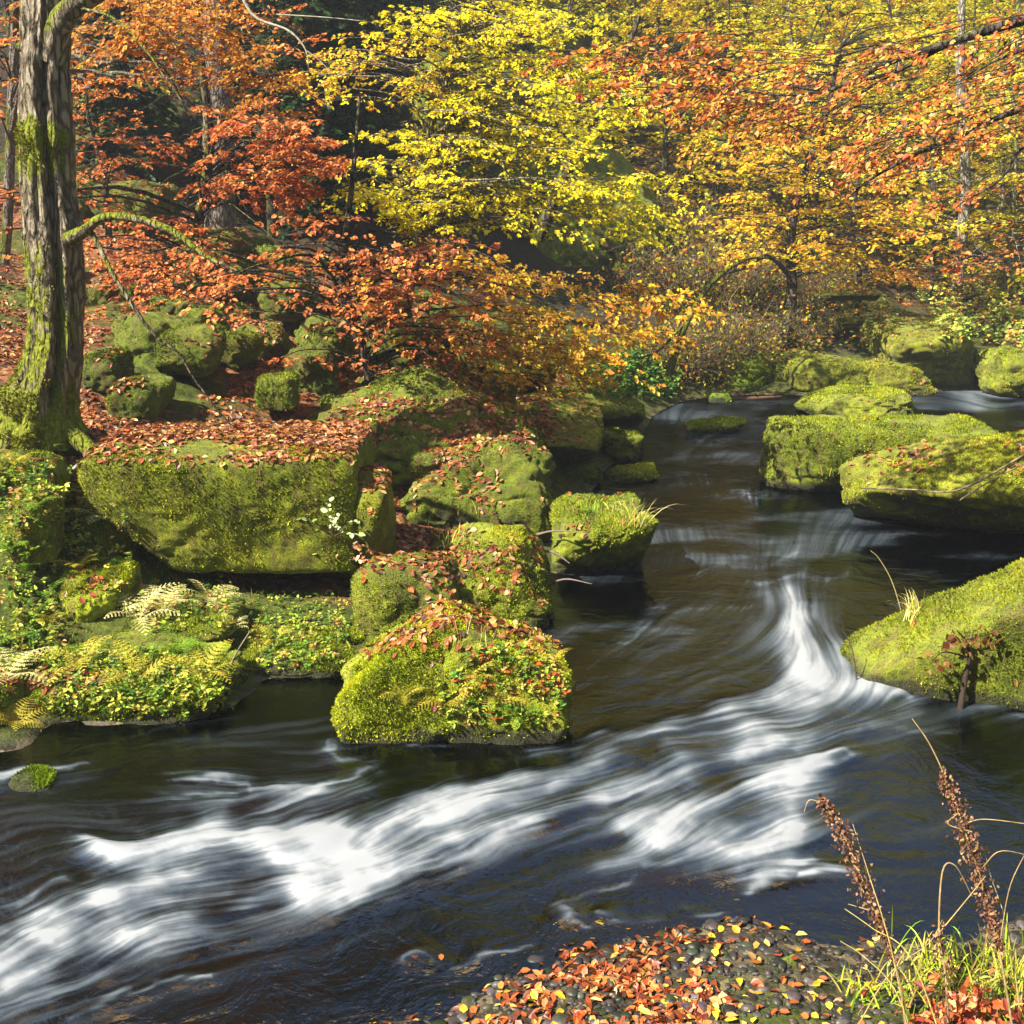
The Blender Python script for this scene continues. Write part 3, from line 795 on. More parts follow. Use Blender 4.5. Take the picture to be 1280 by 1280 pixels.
# foam strokes: pixel polylines lying on the water -> (lateral angle, slope); (points, half width px, strength)
foam_px = [
    ([(1060, 880), (960, 930), (860, 975), (740, 1010), (620, 1045), (480, 1090), (380, 1120)], [40, 60, 66, 60, 56, 46, 30], .40),
    ([(1010, 1000), (940, 1050), (860, 1075), (760, 1090)], [40, 50, 44, 26], .36),
    ([(800, 1036), (880, 1048), (965, 1030)], [26, 44, 36], .62),
    ([(560, 1010), (660, 1000), (760, 975), (860, 945)], [20, 34, 34, 24], .42),
    ([(-80, 1255), (60, 1190), (200, 1140), (340, 1115), (440, 1120)], [84, 80, 64, 48, 32], .62),
    ([(985, 765), (1010, 810), (1070, 855)], [40, 46, 40], .48),
    ([(230, 1020), (330, 1010), (450, 1000)], [30, 34, 26], .30),
    ([(352, 1072), (420, 1064), (490, 1040), (560, 1015), (640, 990), (720, 965), (790, 945)], [34, 44, 44, 34, 26, 20, 12], 1.25),
    ([(400, 1112), (440, 1098), (520, 1075), (600, 1050), (680, 1030), (760, 1000)], [14, 24, 22, 18, 12, 10], .95),
    ([(104, 1054), (150, 1066), (210, 1060), (280, 1056), (350, 1060)], [10, 15, 18, 16, 16], 1.1),
    ([(215, 1055), (262, 1036), (285, 1012), (330, 1002), (400, 990)], [15, 18, 11, 9, 6], .72),
    ([(-60, 1235), (0, 1200), (60, 1165), (140, 1122), (230, 1096), (320, 1085), (390, 1088)], [46, 44, 40, 32, 22, 16, 12], .72),
    ([(-60, 1265), (40, 1215), (140, 1175), (240, 1148), (330, 1120), (420, 1106)], [34, 30, 26, 20, 18, 12], .48),
    ([(-40, 985), (0, 974), (60, 963), (112, 957)], [12, 11, 8, 4], .95),
    ([(225, 977), (262, 974), (300, 980), (312, 990)], [6, 8, 8, 5], .75),
    ([(312, 990), (370, 986), (420, 978), (470, 962)], [4, 5, 5, 3], .6),
    ([(180, 1000), (240, 1002), (290, 996)], [4, 5, 4], .45),
    ([(412, 936), (432, 948), (470, 958)], [4, 6, 4], .5),
    ([(470, 924), (520, 934), (560, 938)], [4, 5, 3], .5),
    ([(660, 945), (720, 936), (770, 924), (830, 910), (900, 892), (960, 876), (1000, 866)], [8, 10, 12, 12, 14, 14, 14], .78),
    ([(905, 890), (925, 905), (940, 925), (930, 945)], [12, 20, 18, 9], .8),
    ([(836, 930), (846, 950), (862, 975), (880, 980)], [10, 17, 17, 8], .78),
    ([(640, 985), (650, 1010), (672, 1030)], [12, 18, 10], .55),
    ([(735, 1000), (775, 985), (830, 975), (900, 955), (980, 925)], [8, 12, 12, 10, 8], .5),
    ([(785, 1040), (830, 1040), (880, 1028), (930, 1008), (970, 985), (1010, 960), (1060, 942)], [14, 26, 22, 18, 18, 14, 7], .9),
    ([(870, 1065), (920, 1072), (965, 1072), (990, 1040), (985, 1005)], [14, 24, 24, 20, 14], 1.0),
    ([(940, 1108), (962, 1098), (985, 1088), (1010, 1080)], [10, 14, 12, 8], .8),
    ([(1002, 1102), (1030, 1090), (1060, 1082)], [6, 9, 7], .65),
    ([(800, 1092), (840, 1080), (900, 1070)], [6, 8, 8], .45),
    ([(990, 772), (1000, 800), (1022, 825), (1050, 845), (1090, 862), (1128, 876)], [16, 24, 28, 26, 20, 9], .95),
    ([(1000, 862), (1040, 866), (1080, 860), (1112, 868)], [18, 20, 16, 8], .95),
    ([(985, 880), (1030, 900), (1000, 935)], [14, 12, 8], .35),
    ([(690, 1136), (706, 1150), (732, 1160)], [7, 8, 6], .95),
    ([(694, 1134), (730, 1122), (785, 1102)], [6, 6, 3], .6),
    ([(750, 1140), (780, 1148), (822, 1147)], [5, 7, 6], .85),
    ([(846, 1138), (870, 1143), (900, 1142)], [5, 5, 4], .55),
    ([(506, 1200), (520, 1190), (546, 1196)], [5, 6, 4], .5),
    ([(560, 1205), (620, 1190), (660, 1182)], [3, 4, 3], .4),
    ([(90, 1275), (150, 1245), (210, 1228), (260, 1216)], [6, 7, 6, 4], .5),
    ([(20, 1130), (70, 1105), (130, 1090)], [6, 7, 5], .35),
    ([(836, 612), (870, 600), (890, 612), (940, 628)], [5, 9, 8, 5], .5),
    ([(860, 590), (900, 600), (960, 606)], [4, 6, 4], .4),
    ([(1118, 498), (1160, 498), (1220, 494), (1290, 490)], [8, 12, 11, 9], .95),
    ([(1150, 506), (1210, 508), (1290, 512)], [5, 7, 8], .75),
    ([(1200, 884), (1240, 892), (1300, 898)], [4, 5, 5], .4),
    ([(820, 560), (880, 566), (950, 562)], [4, 6, 4], .28), ([(830, 545), (900, 550), (960, 545)], [3, 5, 3], .25),
    ([(880, 715), (940, 705), (1000, 698)], [3, 6, 4], .32), ([(930, 735), (1000, 722), (1060, 716)], [3, 6, 4], .34),
    ([(800, 768), (860, 762), (930, 758)], [3, 5, 3], .3), ([(770, 800), (810, 784), (850, 772)], [2, 4, 3], .3),
    ([(720, 805), (780, 806), (850, 800)], [2, 4, 3], .2), ([(740, 852), (800, 842), (900, 830)], [4, 7, 5], .22),
    ([(760, 890), (830, 868), (930, 850)], [5, 8, 8], .3),
    ([(1060, 915), (1120, 905), (1180, 915)], [4, 6, 4], .25), ([(1040, 960), (1100, 945), (1150, 930)], [4, 6, 4], .28),
    ([(1060, 1060), (1110, 1058), (1150, 1062)], [3, 4, 3], .25),
]
flow_px = [([(1280, 495), (1130, 500), (1000, 520), (880, 545), (850, 600), (880, 660)],), ([(810, 540), (840, 600), (900, 660), (960, 720), (1000, 780)],),
           ([(960, 700), (900, 735), (830, 790), (760, 840)],), ([(1000, 770), (930, 800), (820, 840), (730, 900)],),
           ([(1000, 780), (1040, 830), (1060, 860), (1000, 880), (900, 900), (760, 930), (600, 985), (420, 1050), (300, 1080), (150, 1120), (0, 1200), (-100, 1260)],),
           ([(1280, 920), (1120, 940), (1000, 980), (880, 1040), (760, 1090), (600, 1130), (420, 1170), (250, 1215), (60, 1290)],),
           ([(1250, 1080), (1080, 1090), (900, 1110), (740, 1140), (600, 1180), (420, 1230), (250, 1290)],),
           ([(700, 935), (560, 945), (420, 965), (260, 985), (100, 1010), (-60, 1040)],), ([(420, 880), (320, 900), (160, 930), (0, 965), (-100, 980)],),
           ([(600, 985), (450, 1000), (320, 1025), (200, 1060), (60, 1090), (-60, 1130)],),
           ([(1280, 1000), (1150, 1000), (1040, 1030), (960, 1080), (860, 1120)],)]


def seg_field(lines, wmin):
    """nearest-stroke direction field by inverse distance weights"""
    U = np.zeros((NT, NS)); Vv = np.zeros((NT, NS)); Wt = np.full((NT, NS), 1e-9)
    sub = 4
    t4, s4 = TT[::sub, ::sub], SS[::sub, ::sub]
    u4 = np.zeros_like(t4); v4 = np.zeros_like(t4); w4 = np.full_like(t4, 1e-9)
    for pts in lines:
        p = spline(np.array([ts(*q) for q in pts]), len(pts) * 3)
        for a, b in zip(p[:-1], p[1:]):
            e = b - a; L2 = e @ e
            k = np.clip(((t4 - a[0]) * e[0] + (s4 - a[1]) * e[1]) / L2, 0, 1)
            d2 = (t4 - a[0] - k * e[0]) ** 2 + (s4 - a[1] - k * e[1]) ** 2
            w = math.sqrt(L2) / (d2 + wmin) ** 1.6
            u4 += w * e[0] / math.sqrt(L2); v4 += w * e[1] / math.sqrt(L2); w4 += w
    u4 /= w4; v4 /= w4
    ii = np.minimum(np.arange(NT) / sub, u4.shape[0] - 1.001); jj = np.minimum(np.arange(NS) / sub, u4.shape[1] - 1.001)
    return bil(u4, ii[:, None], jj[None, :]), bil(v4, ii[:, None], jj[None, :])


def bil(a, i, j):
    i, j = np.broadcast_arrays(i, j)
    i = np.clip(i, 0, a.shape[0] - 1.001); j = np.clip(j, 0, a.shape[1] - 1.001)
    i0 = i.astype(int); j0 = j.astype(int); f = i - i0; g = j - j0
    return (a[i0, j0] * (1 - f) + a[i0 + 1, j0] * f) * (1 - g) + (a[i0, j0 + 1] * (1 - f) + a[i0 + 1, j0 + 1] * f) * g


fu, fv = seg_field([l[0] for l in flow_px], 4e-4)
# swirl a little
sw = fbm(np.stack([TT.ravel() * 10, SS.ravel() * 13, 0 * TT.ravel()], 1), 3, 8).reshape(NT, NS) * .42
fu, fv = fu * np.cos(sw) - fv * np.sin(sw), fu * np.sin(sw) + fv * np.cos(sw)
gi, gj = fu / dt, fv / ds
nrm = np.hypot(gi, gj) + 1e-9
gi, gj = (gi / nrm).astype(np.float32), (gj / nrm).astype(np.float32)
rng = np.random.default_rng(5)


def lic(src, L, stp=1.7):
    src = src.astype(np.float32)
    acc = src.copy(); wsum = 1.0
    I0, J0 = np.meshgrid(np.arange(NT, dtype=np.float32), np.arange(NS, dtype=np.float32), indexing='ij')
    for sgn in (1, -1):
        I, J = I0.copy(), J0.copy()
        for s in range(int(L * 1.26 / stp)):
            ii = np.clip(I, 0, NT - 1).astype(int); jj = np.clip(J, 0, NS - 1).astype(int)
            I = I + sgn * gi[ii, jj] * stp; J = J + sgn * gj[ii, jj] * stp
            w = .5 + .5 * math.cos(math.pi * (s + 1) / (L * 1.26 / stp + 1))
            acc += w * bil(src, I, J); wsum += w
    return acc / wsum


def norm01(a):
    m, s = a.mean(), a.std()
    return np.clip(.5 + (a - m) / (4.2 * s), 0, 1)


fine = norm01(lic(rng.random((NT, NS)), 22, .9))
med = norm01(lic(blur(rng.random((NT, NS)), 2), 44))
coarse = norm01(lic(blur(blur(rng.random((NT, NS)), 6), 5), 60))
# turbulence: bend the filaments
_P = np.stack([TT.ravel() * 26, SS.ravel() * 34, 0 * TT.ravel()], 1)
_wi = (fbm(_P, 3, 71) * 4.5).reshape(NT, NS); _wj = (fbm(_P, 3, 72) * 3.5).reshape(NT, NS)
_I, _J = np.meshgrid(np.arange(NT, dtype=float), np.arange(NS, dtype=float), indexing='ij')
fine, med, coarse = [bil(a_, _I + _wi, _J + _wj) for a_ in (fine, med, coarse)]
print('lic', round(time.time() - T0, 1))
D0 = np.zeros((NT, NS)); RAP = np.zeros((NT, NS))
for pts, wid, st in foam_px:
    pw = np.array([[*ts(*q), w / F] for q, w in zip(pts, wid)])
    pw = spline(pw, len(pts) * 5)
    pad = .2
    m = np.where((tt > pw[:, 0].min() - pad) & (tt < pw[:, 0].max() + pad))[0]; n = np.where((ss > pw[:, 1].min() - pad) & (ss < pw[:, 1].max() + pad))[0]
    if not len(m) or not len(n): continue
    A, B_ = TT[np.ix_(m, n)], SS[np.ix_(m, n)]
    wn = np.stack([A.ravel() * 30, B_.ravel() * 38, 0 * A.ravel()], 1)
    A = A + (fbm(wn, 4, 41) * .014).reshape(A.shape); B_ = B_ + (fbm(wn, 4, 42) * .014).reshape(A.shape)
    best = np.zeros_like(A); wide = np.zeros_like(A)
    for a, b in zip(pw[:-1], pw[1:]):
        e = (b - a)[:2]; L2 = e @ e + 1e-12
        k = np.clip(((A - a[0]) * e[0] + (B_ - a[1]) * e[1]) / L2, 0, 1)
        w = (a[2] + (b[2] - a[2]) * k)
        d = np.hypot(A - a[0] - k * e[0], (B_ - a[1] - k * e[1]) * 1.12)
        best = np.maximum(best, np.exp(-(d / w) ** 2 * .8)); wide = np.maximum(wide, np.exp(-(d / (w * 2.4 + .006)) ** 2))
    sl_ = np.ix_(m, n)
    D0[sl_] = 1 - (1 - D0[sl_]) * (1 - np.clip(best * st, 0, 1.3) * .96)
    RAP[sl_] = np.maximum(RAP[sl_], wide * min(1, st))
D0 = np.clip(D0, 0, 1.2)
streak = .45 * coarse + .35 * med + .20 * fine
patch = fbm(np.stack([TT.ravel() * 13, SS.ravel() * 19, 0 * TT.ravel()], 1), 4, 19).reshape(NT, NS)
X = D0 * (1 + 1.0 * patch) + (.25 * coarse + .40 * med + .35 * fine - .5) * .85 * sstep(.02, .40, D0)
foam1 = sstep(.06, 1.12, X)
foam2 = lic(foam1, 9)
lump = fbm(np.stack([TT.ravel() * 30 + 5, SS.ravel() * 40, 0 * TT.ravel()], 1), 4, 91).reshape(NT, NS)
foam_sheen = (.5 * foam1 + .5 * foam2) * (.82 + .22 * fine + .18 * (med - .5) + .62 * lump)  # lump breaks up the froth and paints billow shading into it
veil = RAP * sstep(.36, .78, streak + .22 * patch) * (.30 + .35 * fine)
_rp = fbm(np.stack([TT.ravel() * 9 + SS.ravel() * 6, SS.ravel() * 62, 0 * TT.ravel()], 1), 4, 33).reshape(NT, NS)
_br = fbm(np.stack([TT.ravel() * 5, SS.ravel() * 9, 0 * TT.ravel()], 1), 2, 34).reshape(NT, NS)
calm_sheen = sstep(.12, .62, _rp + .5 * _br) * (.12 + .30 * fine) * sstep(.47, .36, SS) + sstep(.60, .92, .5 * coarse + .5 * med) * .12 * sstep(.75, .5, SS) * sstep(.34, .44, SS)  # ripple streaks: sky reflection painted onto the quiet pool as colour
foam_sheen = np.clip(foam_sheen + veil * (1 - foam_sheen) * sstep(.15, .9, -poly_sdf(WX, WY, SHORE)) * (.25 + .75 * sstep(.30, .42, SS)) + calm_sheen, 0, 1)
# dark gap just downstream of the two ledges
hgt = blur(blur(D0, 6), 6) * .05 + RAP * (blur(blur(coarse, 5), 4) - .5) * .05
wz, wd = ground_z(WX, WY)
depth = np.clip(-wd, 0, 3)
depth = depth * (.8 + .5 * fbm(np.stack([WX.ravel(), WY.ravel(), 0 * WX.ravel()], 1) * 1.1, 3, 6).reshape(NT, NS))
depth = depth * (1 + 4.0 * sstep(5.0, 6.4, WY))
hgt = hgt * sstep(.0, .35, -wd)
foam_sheen = foam_sheen * sstep(-.02, .10, -wd)
wV = np.stack([WX, WY, hgt], -1).reshape(-1, 3)
keep = (wd < .45)
idx = np.arange(NT * NS).reshape(NT, NS)
wF = np.stack([idx[:-1, :-1], idx[1:, :-1], idx[1:, 1:], idx[:-1, 1:]], -1).reshape(-1, 4)
wF = wF[keep.ravel()[wF].any(1)]
used = np.zeros(NT * NS, bool); used[wF.ravel()] = True
remap = np.cumsum(used) - 1
wme = mesh_data('water', [(wV[used], remap[wF], None)])
for nm, arr in (('foam_sheen', foam_sheen), ('deep', depth), ('streak', streak)):
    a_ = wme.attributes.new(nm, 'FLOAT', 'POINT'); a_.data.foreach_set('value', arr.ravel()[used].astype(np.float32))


def water_material():
    k = new_mat('stream_water')
    pos = k.node('ShaderNodeNewGeometry').outputs['Position']
    fo = k.node('ShaderNodeAttribute', attribute_name='foam_sheen').outputs['Fac']
    dp = k.node('ShaderNodeAttribute', attribute_name='deep').outputs['Fac']
    st = k.node('ShaderNodeAttribute', attribute_name='streak').outputs['Fac']
    n1 = k.noise(pos, 3.2, 4, .55, .8); n2 = k.noise(pos, 20, 3, .6)
    h = k.math('ADD', k.math('MULTIPLY', n1, .8), k.math('MULTIPLY', n2, .14))
    nb = k.bump(h, .40, .06)
    fres = k.node('ShaderNodeFresnel', {'IOR': 1.33, 'Normal': nb}).outputs[0]
    gl = k.node('ShaderNodeBsdfGlossy', {'Color': (.115, .13, .15, 1), 'Roughness': .15, 'Normal': nb})
    tint = k.ramp(k.math('MULTIPLY', dp, .15), [(0, (.92, .86, .72)), (.12, (.66, .58, .44)), (.4, (.10, .085, .055)), (1, (.03, .03, .025))])
    tr = k.node('ShaderNodeBsdfTransparent', {'Color': tint})
    mud = k.node('ShaderNodeBsdfDiffuse', {'Color': (.007, .009, .011, 1)})
    body = k.node('ShaderNodeMixShader', {0: k.smooth(.8, 3.0, dp), 1: tr.outputs[0], 2: mud.outputs[0]})
    wat = k.node('ShaderNodeMixShader', {0: fres, 1: body.outputs[0], 2: gl.outputs[0]})
    fm = k.node('ShaderNodeBsdfPrincipled', {'Base Color': k.ramp(fo, [(0, (.055, .075, .10)), (.45, (.12, .15, .18)), (.8, (.19, .21, .23)), (1, (.265, .28, .295))]), 'Roughness': .55, 'Specular IOR Level': .3})  # blue low end: sky reflection put into the base colour
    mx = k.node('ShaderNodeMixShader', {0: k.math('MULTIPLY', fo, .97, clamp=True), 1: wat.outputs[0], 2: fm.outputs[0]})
    k.surf(mx.outputs[0])
    return k.m


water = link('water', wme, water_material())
tag(water, 'dark stream running in smooth white rapids between mossy boulders', 'water', kind='structure')
print('water', used.sum(), round(time.time() - T0, 1))

# ------------------------------------------------------------------ leaf litter
PAL_RED = [srgb(128, 62, 32), srgb(144, 76, 38), srgb(100, 48, 30), srgb(158, 92, 46), srgb(172, 122, 70), srgb(70, 40, 28)]
PAL_BROWN = [srgb(130, 82, 44), srgb(150, 104, 54), srgb(104, 66, 38), srgb(176, 136, 80), srgb(146, 82, 42)]
PAL_FORE = [srgb(150, 76, 34), srgb(168, 92, 40), srgb(124, 58, 30), srgb(176, 118, 60), srgb(92, 46, 30), srgb(186, 142, 90), srgb(140, 66, 34)]
PAL_YEL = [srgb(206, 176, 44), srgb(190, 150, 44), srgb(206, 176, 84)]
rng = np.random.default_rng(11)


def scatter_litter(name, label, x, y, pal, size, tilt=.35, keepf=None, lift=.006):
    P, N, O = drop(x, y)
    ok = (P[:, 2] > -5) & (N[:, 2] > .45)
    if keepf is not None: ok &= keepf(P, N, O)
    P, N = P[ok], N[ok]; n = len(P)
    nn = unit(N + rng.normal(0, tilt, (n, 3)) * [1, 1, .5])
    d = np.cross(nn, unit(rng.normal(size=(n, 3))))
    L = rng.uniform(*size, n)
    V, F_, C = leaves(P + N * lift - d * L[:, None] * .5 + [0, 0, .006], d, nn, L, pick(rng, pal, n, .28), rng)
    o = link(name, mesh_data(name, [(V, F_, C)], smooth=False), M_LITTER)
    return tag(o, label, 'leaf litter', kind='stuff')


def litter_keep(P, N, O):
    lt = np.array([b['litter'] for b in BOULDERS] + [0, 0])
    _, d = ground_z(P[:, 0], P[:, 1])
    l, m, _b = cover(P[:, 0], P[:, 1], d)
    dens = np.where(O >= 0, lt[O] * .8, np.where(d > .12, l * 1.05, 0))
    n = fbm(P * 1.4, 3, 55)
    p = np.clip(dens * 1.3 - .42 + 1.1 * n, 0, 1) * np.clip((N[:, 2] - .45) * 3, .1, 1)
    return (rng.random(len(P)) < p) & (P[:, 2] > .04)


t_ = rng.uniform(-.62, .62, 150000); s_ = np.exp(rng.uniform(math.log(5.6), math.log(30), 150000))
xs, ys = t_ * s_, s_
xs = np.concatenate([xs, rng.uniform(-8, .5, 70000)]); ys = np.concatenate([ys, rng.uniform(8.8, 16, 70000)])
scatter_litter('leaf_litter', 'rust brown fallen beech leaves lying over the slope and the boulders', xs, ys, PAL_RED + PAL_BROWN, (.045, .075), keepf=litter_keep)
# orange drift on the gravel in front
n = 3600
uu = rng.normal(772, 74, n); vv = rng.normal(1256, 58, n) - .12 * (uu - 780)
Q = np.array([G(a, min(max(b, 1145), 1420), .02)[:2] for a, b in zip(uu, vv)])


def fore_keep(P, N, O):
    _, d = ground_z(P[:, 0], P[:, 1])
    n_ = fbm(P * 5, 2, 7)
    return (d > -.12) & (rng.random(len(P)) < np.clip(.60 + 1.3 * n_, 0, 1))


scatter_litter('leaf_litter', 'bright orange beech leaves heaped on the dark gravel at the bottom', Q[:, 0], Q[:, 1], PAL_FORE, (.030, .054), .6, fore_keep)
n = 330
Q = np.array([G(a, b, .02)[:2] for a, b in zip(rng.uniform(380, 1100, n), rng.uniform(1110, 1330, n))])
scatter_litter('leaf_litter', 'scattered yellow and tan leaves on the gravel and stones by the water', Q[:, 0], Q[:, 1], PAL_YEL + PAL_FORE[:2], (.035, .055), .3,
               lambda P, N, O: ground_z(P[:, 0], P[:, 1])[1] > -.8)
print('litter', round(time.time() - T0, 1))

# gravel: too many pebbles to count
D2, F2 = ico(2)
n = 6500
Q = np.array([G(a, b, 0)[:2] for a, b in zip(rng.uniform(230, 1330, n), rng.uniform(1085, 1400, n))])
zz, dd = ground_z(Q[:, 0], Q[:, 1])
ok = (dd > -1.3) & (dd < .8)
Q, zz = Q[ok], zz[ok]; n = len(Q)
sz = np.minimum(.030, np.exp(rng.normal(math.log(.0100), .55, n)))
sc3 = sz[:, None] * rng.uniform(.6, 1.4, (n, 3)) * [1, 1, .5]
V = D2[None] * sc3[:, None] * (1 + .22 * vnoise((D2[None] * 1.7 + rng.uniform(-60, 60, (n, 1, 3))).reshape(-1, 3), 3).reshape(n, -1, 1))
V = V + np.stack([Q[:, 0], Q[:, 1], zz + sz * .08], 1)[:, None]
pal = np.array([[.035, .033, .03], [.075, .066, .055], [.055, .045, .035], [.10, .09, .08], [.025, .035, .012], [.14, .13, .12], [.08, .055, .035]]) * .7
cc = pick(rng, pal[[0, 0, 0, 0, 1, 1, 2, 2, 2, 3, 4, 6]], n, .3)
Fp = (F2[None] + (np.arange(n) * len(D2))[:, None, None]).reshape(-1, 3)
o = link('gravel', mesh_data('gravel', [(V.reshape(-1, 3), Fp, np.repeat(cc, len(D2), 0))]), M_STONE)
tag(o, 'dark wet pebbles of the shingle shore at the bottom of the photo', 'gravel', kind='stuff')
print('gravel', n, round(time.time() - T0, 1))
# ------------------------------------------------------------------ trees
Y_PAL = [srgb(232, 216, 32), srgb(220, 208, 28), srgb(240, 224, 56), srgb(196, 192, 30), srgb(218, 188, 32)]
YO_PAL = [srgb(218, 182, 38), srgb(208, 158, 42), srgb(222, 192, 58), srgb(184, 138, 36), srgb(194, 122, 40)]
O_PAL = [srgb(196, 130, 44), srgb(182, 110, 38), srgb(208, 150, 56), srgb(162, 90, 34), srgb(200, 156, 62)]
R_PAL = [srgb(206, 116, 58), srgb(216, 134, 66), srgb(182, 96, 52), srgb(226, 156, 84), srgb(156, 86, 50)]
RO_PAL = [srgb(202, 122, 44), srgb(190, 102, 38), srgb(212, 152, 66), srgb(160, 82, 38), srgb(216, 176, 104), srgb(128, 70, 40), srgb(186, 106, 42)]
GY_PAL = [srgb(190, 190, 40), srgb(214, 200, 46), srgb(160, 170, 40), srgb(224, 204, 60)]


def bough(rng, A, B, width, sag=.06, droop=.22, leaf=.065, dens=1.0, tilt=(0, -.5, 1), nl=4, step=.12, tstep=.085):
    A = np.asarray(A, float); B = np.asarray(B, float)
    L = np.linalg.norm(B - A); e1 = (B - A) / L
    n0 = unit(np.array(tilt, float) + rng.normal(0, .22, 3)); n0 = unit(n0 - (n0 @ e1) * e1)
    e2 = np.cross(n0, e1)
    ns = max(4, int(L / step * dens))
    a = np.sort(rng.uniform(.06, 1, ns)); sg = np.where(np.arange(ns) % 2, 1, -1)
    ln = width * ((1 - a) ** .7 * .85 + .16) * rng.uniform(.55, 1.15, ns) * np.minimum(1, a * 3.5 + .25)
    ang = R(50) + rng.normal(0, .2, ns); ang = np.where(a > .93, ang * .4, ang)

    def along(t):
        t = np.asarray(t)[..., None]
        return A + e1 * t * L + np.array([0, 0, 1]) * sag * L * 4 * t * (1 - t)

    def side_pt(i, q):
        an = ang[i] * (1 - .25 * q)
        x = np.cos(an) * ln[i] * q; y = sg[i] * np.sin(an) * ln[i] * q
        p = along(a[i]) + e1 * x[..., None] + e2 * y[..., None]
        p[..., 2] -= droop * ln[i] * q * q
        return p
    nt_ = np.maximum(2, (ln / tstep).astype(int)); ti = np.repeat(np.arange(ns), nt_); T = len(ti)
    q = rng.uniform(.12, 1, T)
    tl = np.clip(.42 * ln[ti] * (1 - .6 * q), .05, .22) * rng.uniform(.7, 1.2, T)
    tsg = np.where(rng.random(T) < .5, 1, -1)
    tang = sg[ti] * ang[ti] * (1 - .25 * q) + tsg * rng.uniform(.5, .95, T)
    li = np.repeat(np.arange(T), nl); M = len(li)
    r = np.tile((np.arange(nl) + 1) / nl, T) * rng.uniform(.75, 1.05, M)
    base = side_pt(ti[li], q[li])
    dirv = np.cos(tang[li])[:, None] * e1 + np.sin(tang[li])[:, None] * e2
    pos = base + dirv * (tl[li] * r)[:, None]
    pos[:, 2] -= .25 * tl[li] * r
    pos += rng.normal(0, .012, (M, 3))
    la = tang[li] + np.where(np.arange(M) % 2, 1, -1) * rng.uniform(.2, 1.0, M)
    ld = np.cos(la)[:, None] * e1 + np.sin(la)[:, None] * e2 + np.array([0, 0, -1]) * rng.uniform(-.05, .6, M)[:, None]
    nn = n0 + rng.normal(0, .42, (M, 3))
    size = leaf * rng.uniform(.65, 1.15, M)
    qq = np.linspace(0, 1, 4)
    tp = np.stack([side_pt(np.arange(ns), np.full(ns, z)) for z in qq], 1)
    tr = np.linspace(1, .3, 4)[None] * np.clip(ln * .004, .0010, .0032)[:, None]
    ax = along(np.linspace(0, 1, 7))
    return pos, ld, nn, size, tp, tr, ax


def trunk_at(tr, z):
    k = np.argmin(np.abs(tr[:, 2] - z)); return tr[k]


def ell(uv, n, rng):
    """n random pixels in a polygon"""
    p = np.array(uv, float); out = []
    lo, hi = p.min(0), p.max(0)
    while len(out) < n:
        c = rng.uniform(lo, hi)
        ins = False
        for i in range(len(p)):
            a, b = p[i], p[(i + 1) % len(p)]
            if (a[1] > c[1]) != (b[1] > c[1]) and c[0] < (b[0] - a[0]) * (c[1] - a[1]) / (b[1] - a[1]) + a[0]: ins = not ins
        if ins: out.append(c)
    return np.array(out)


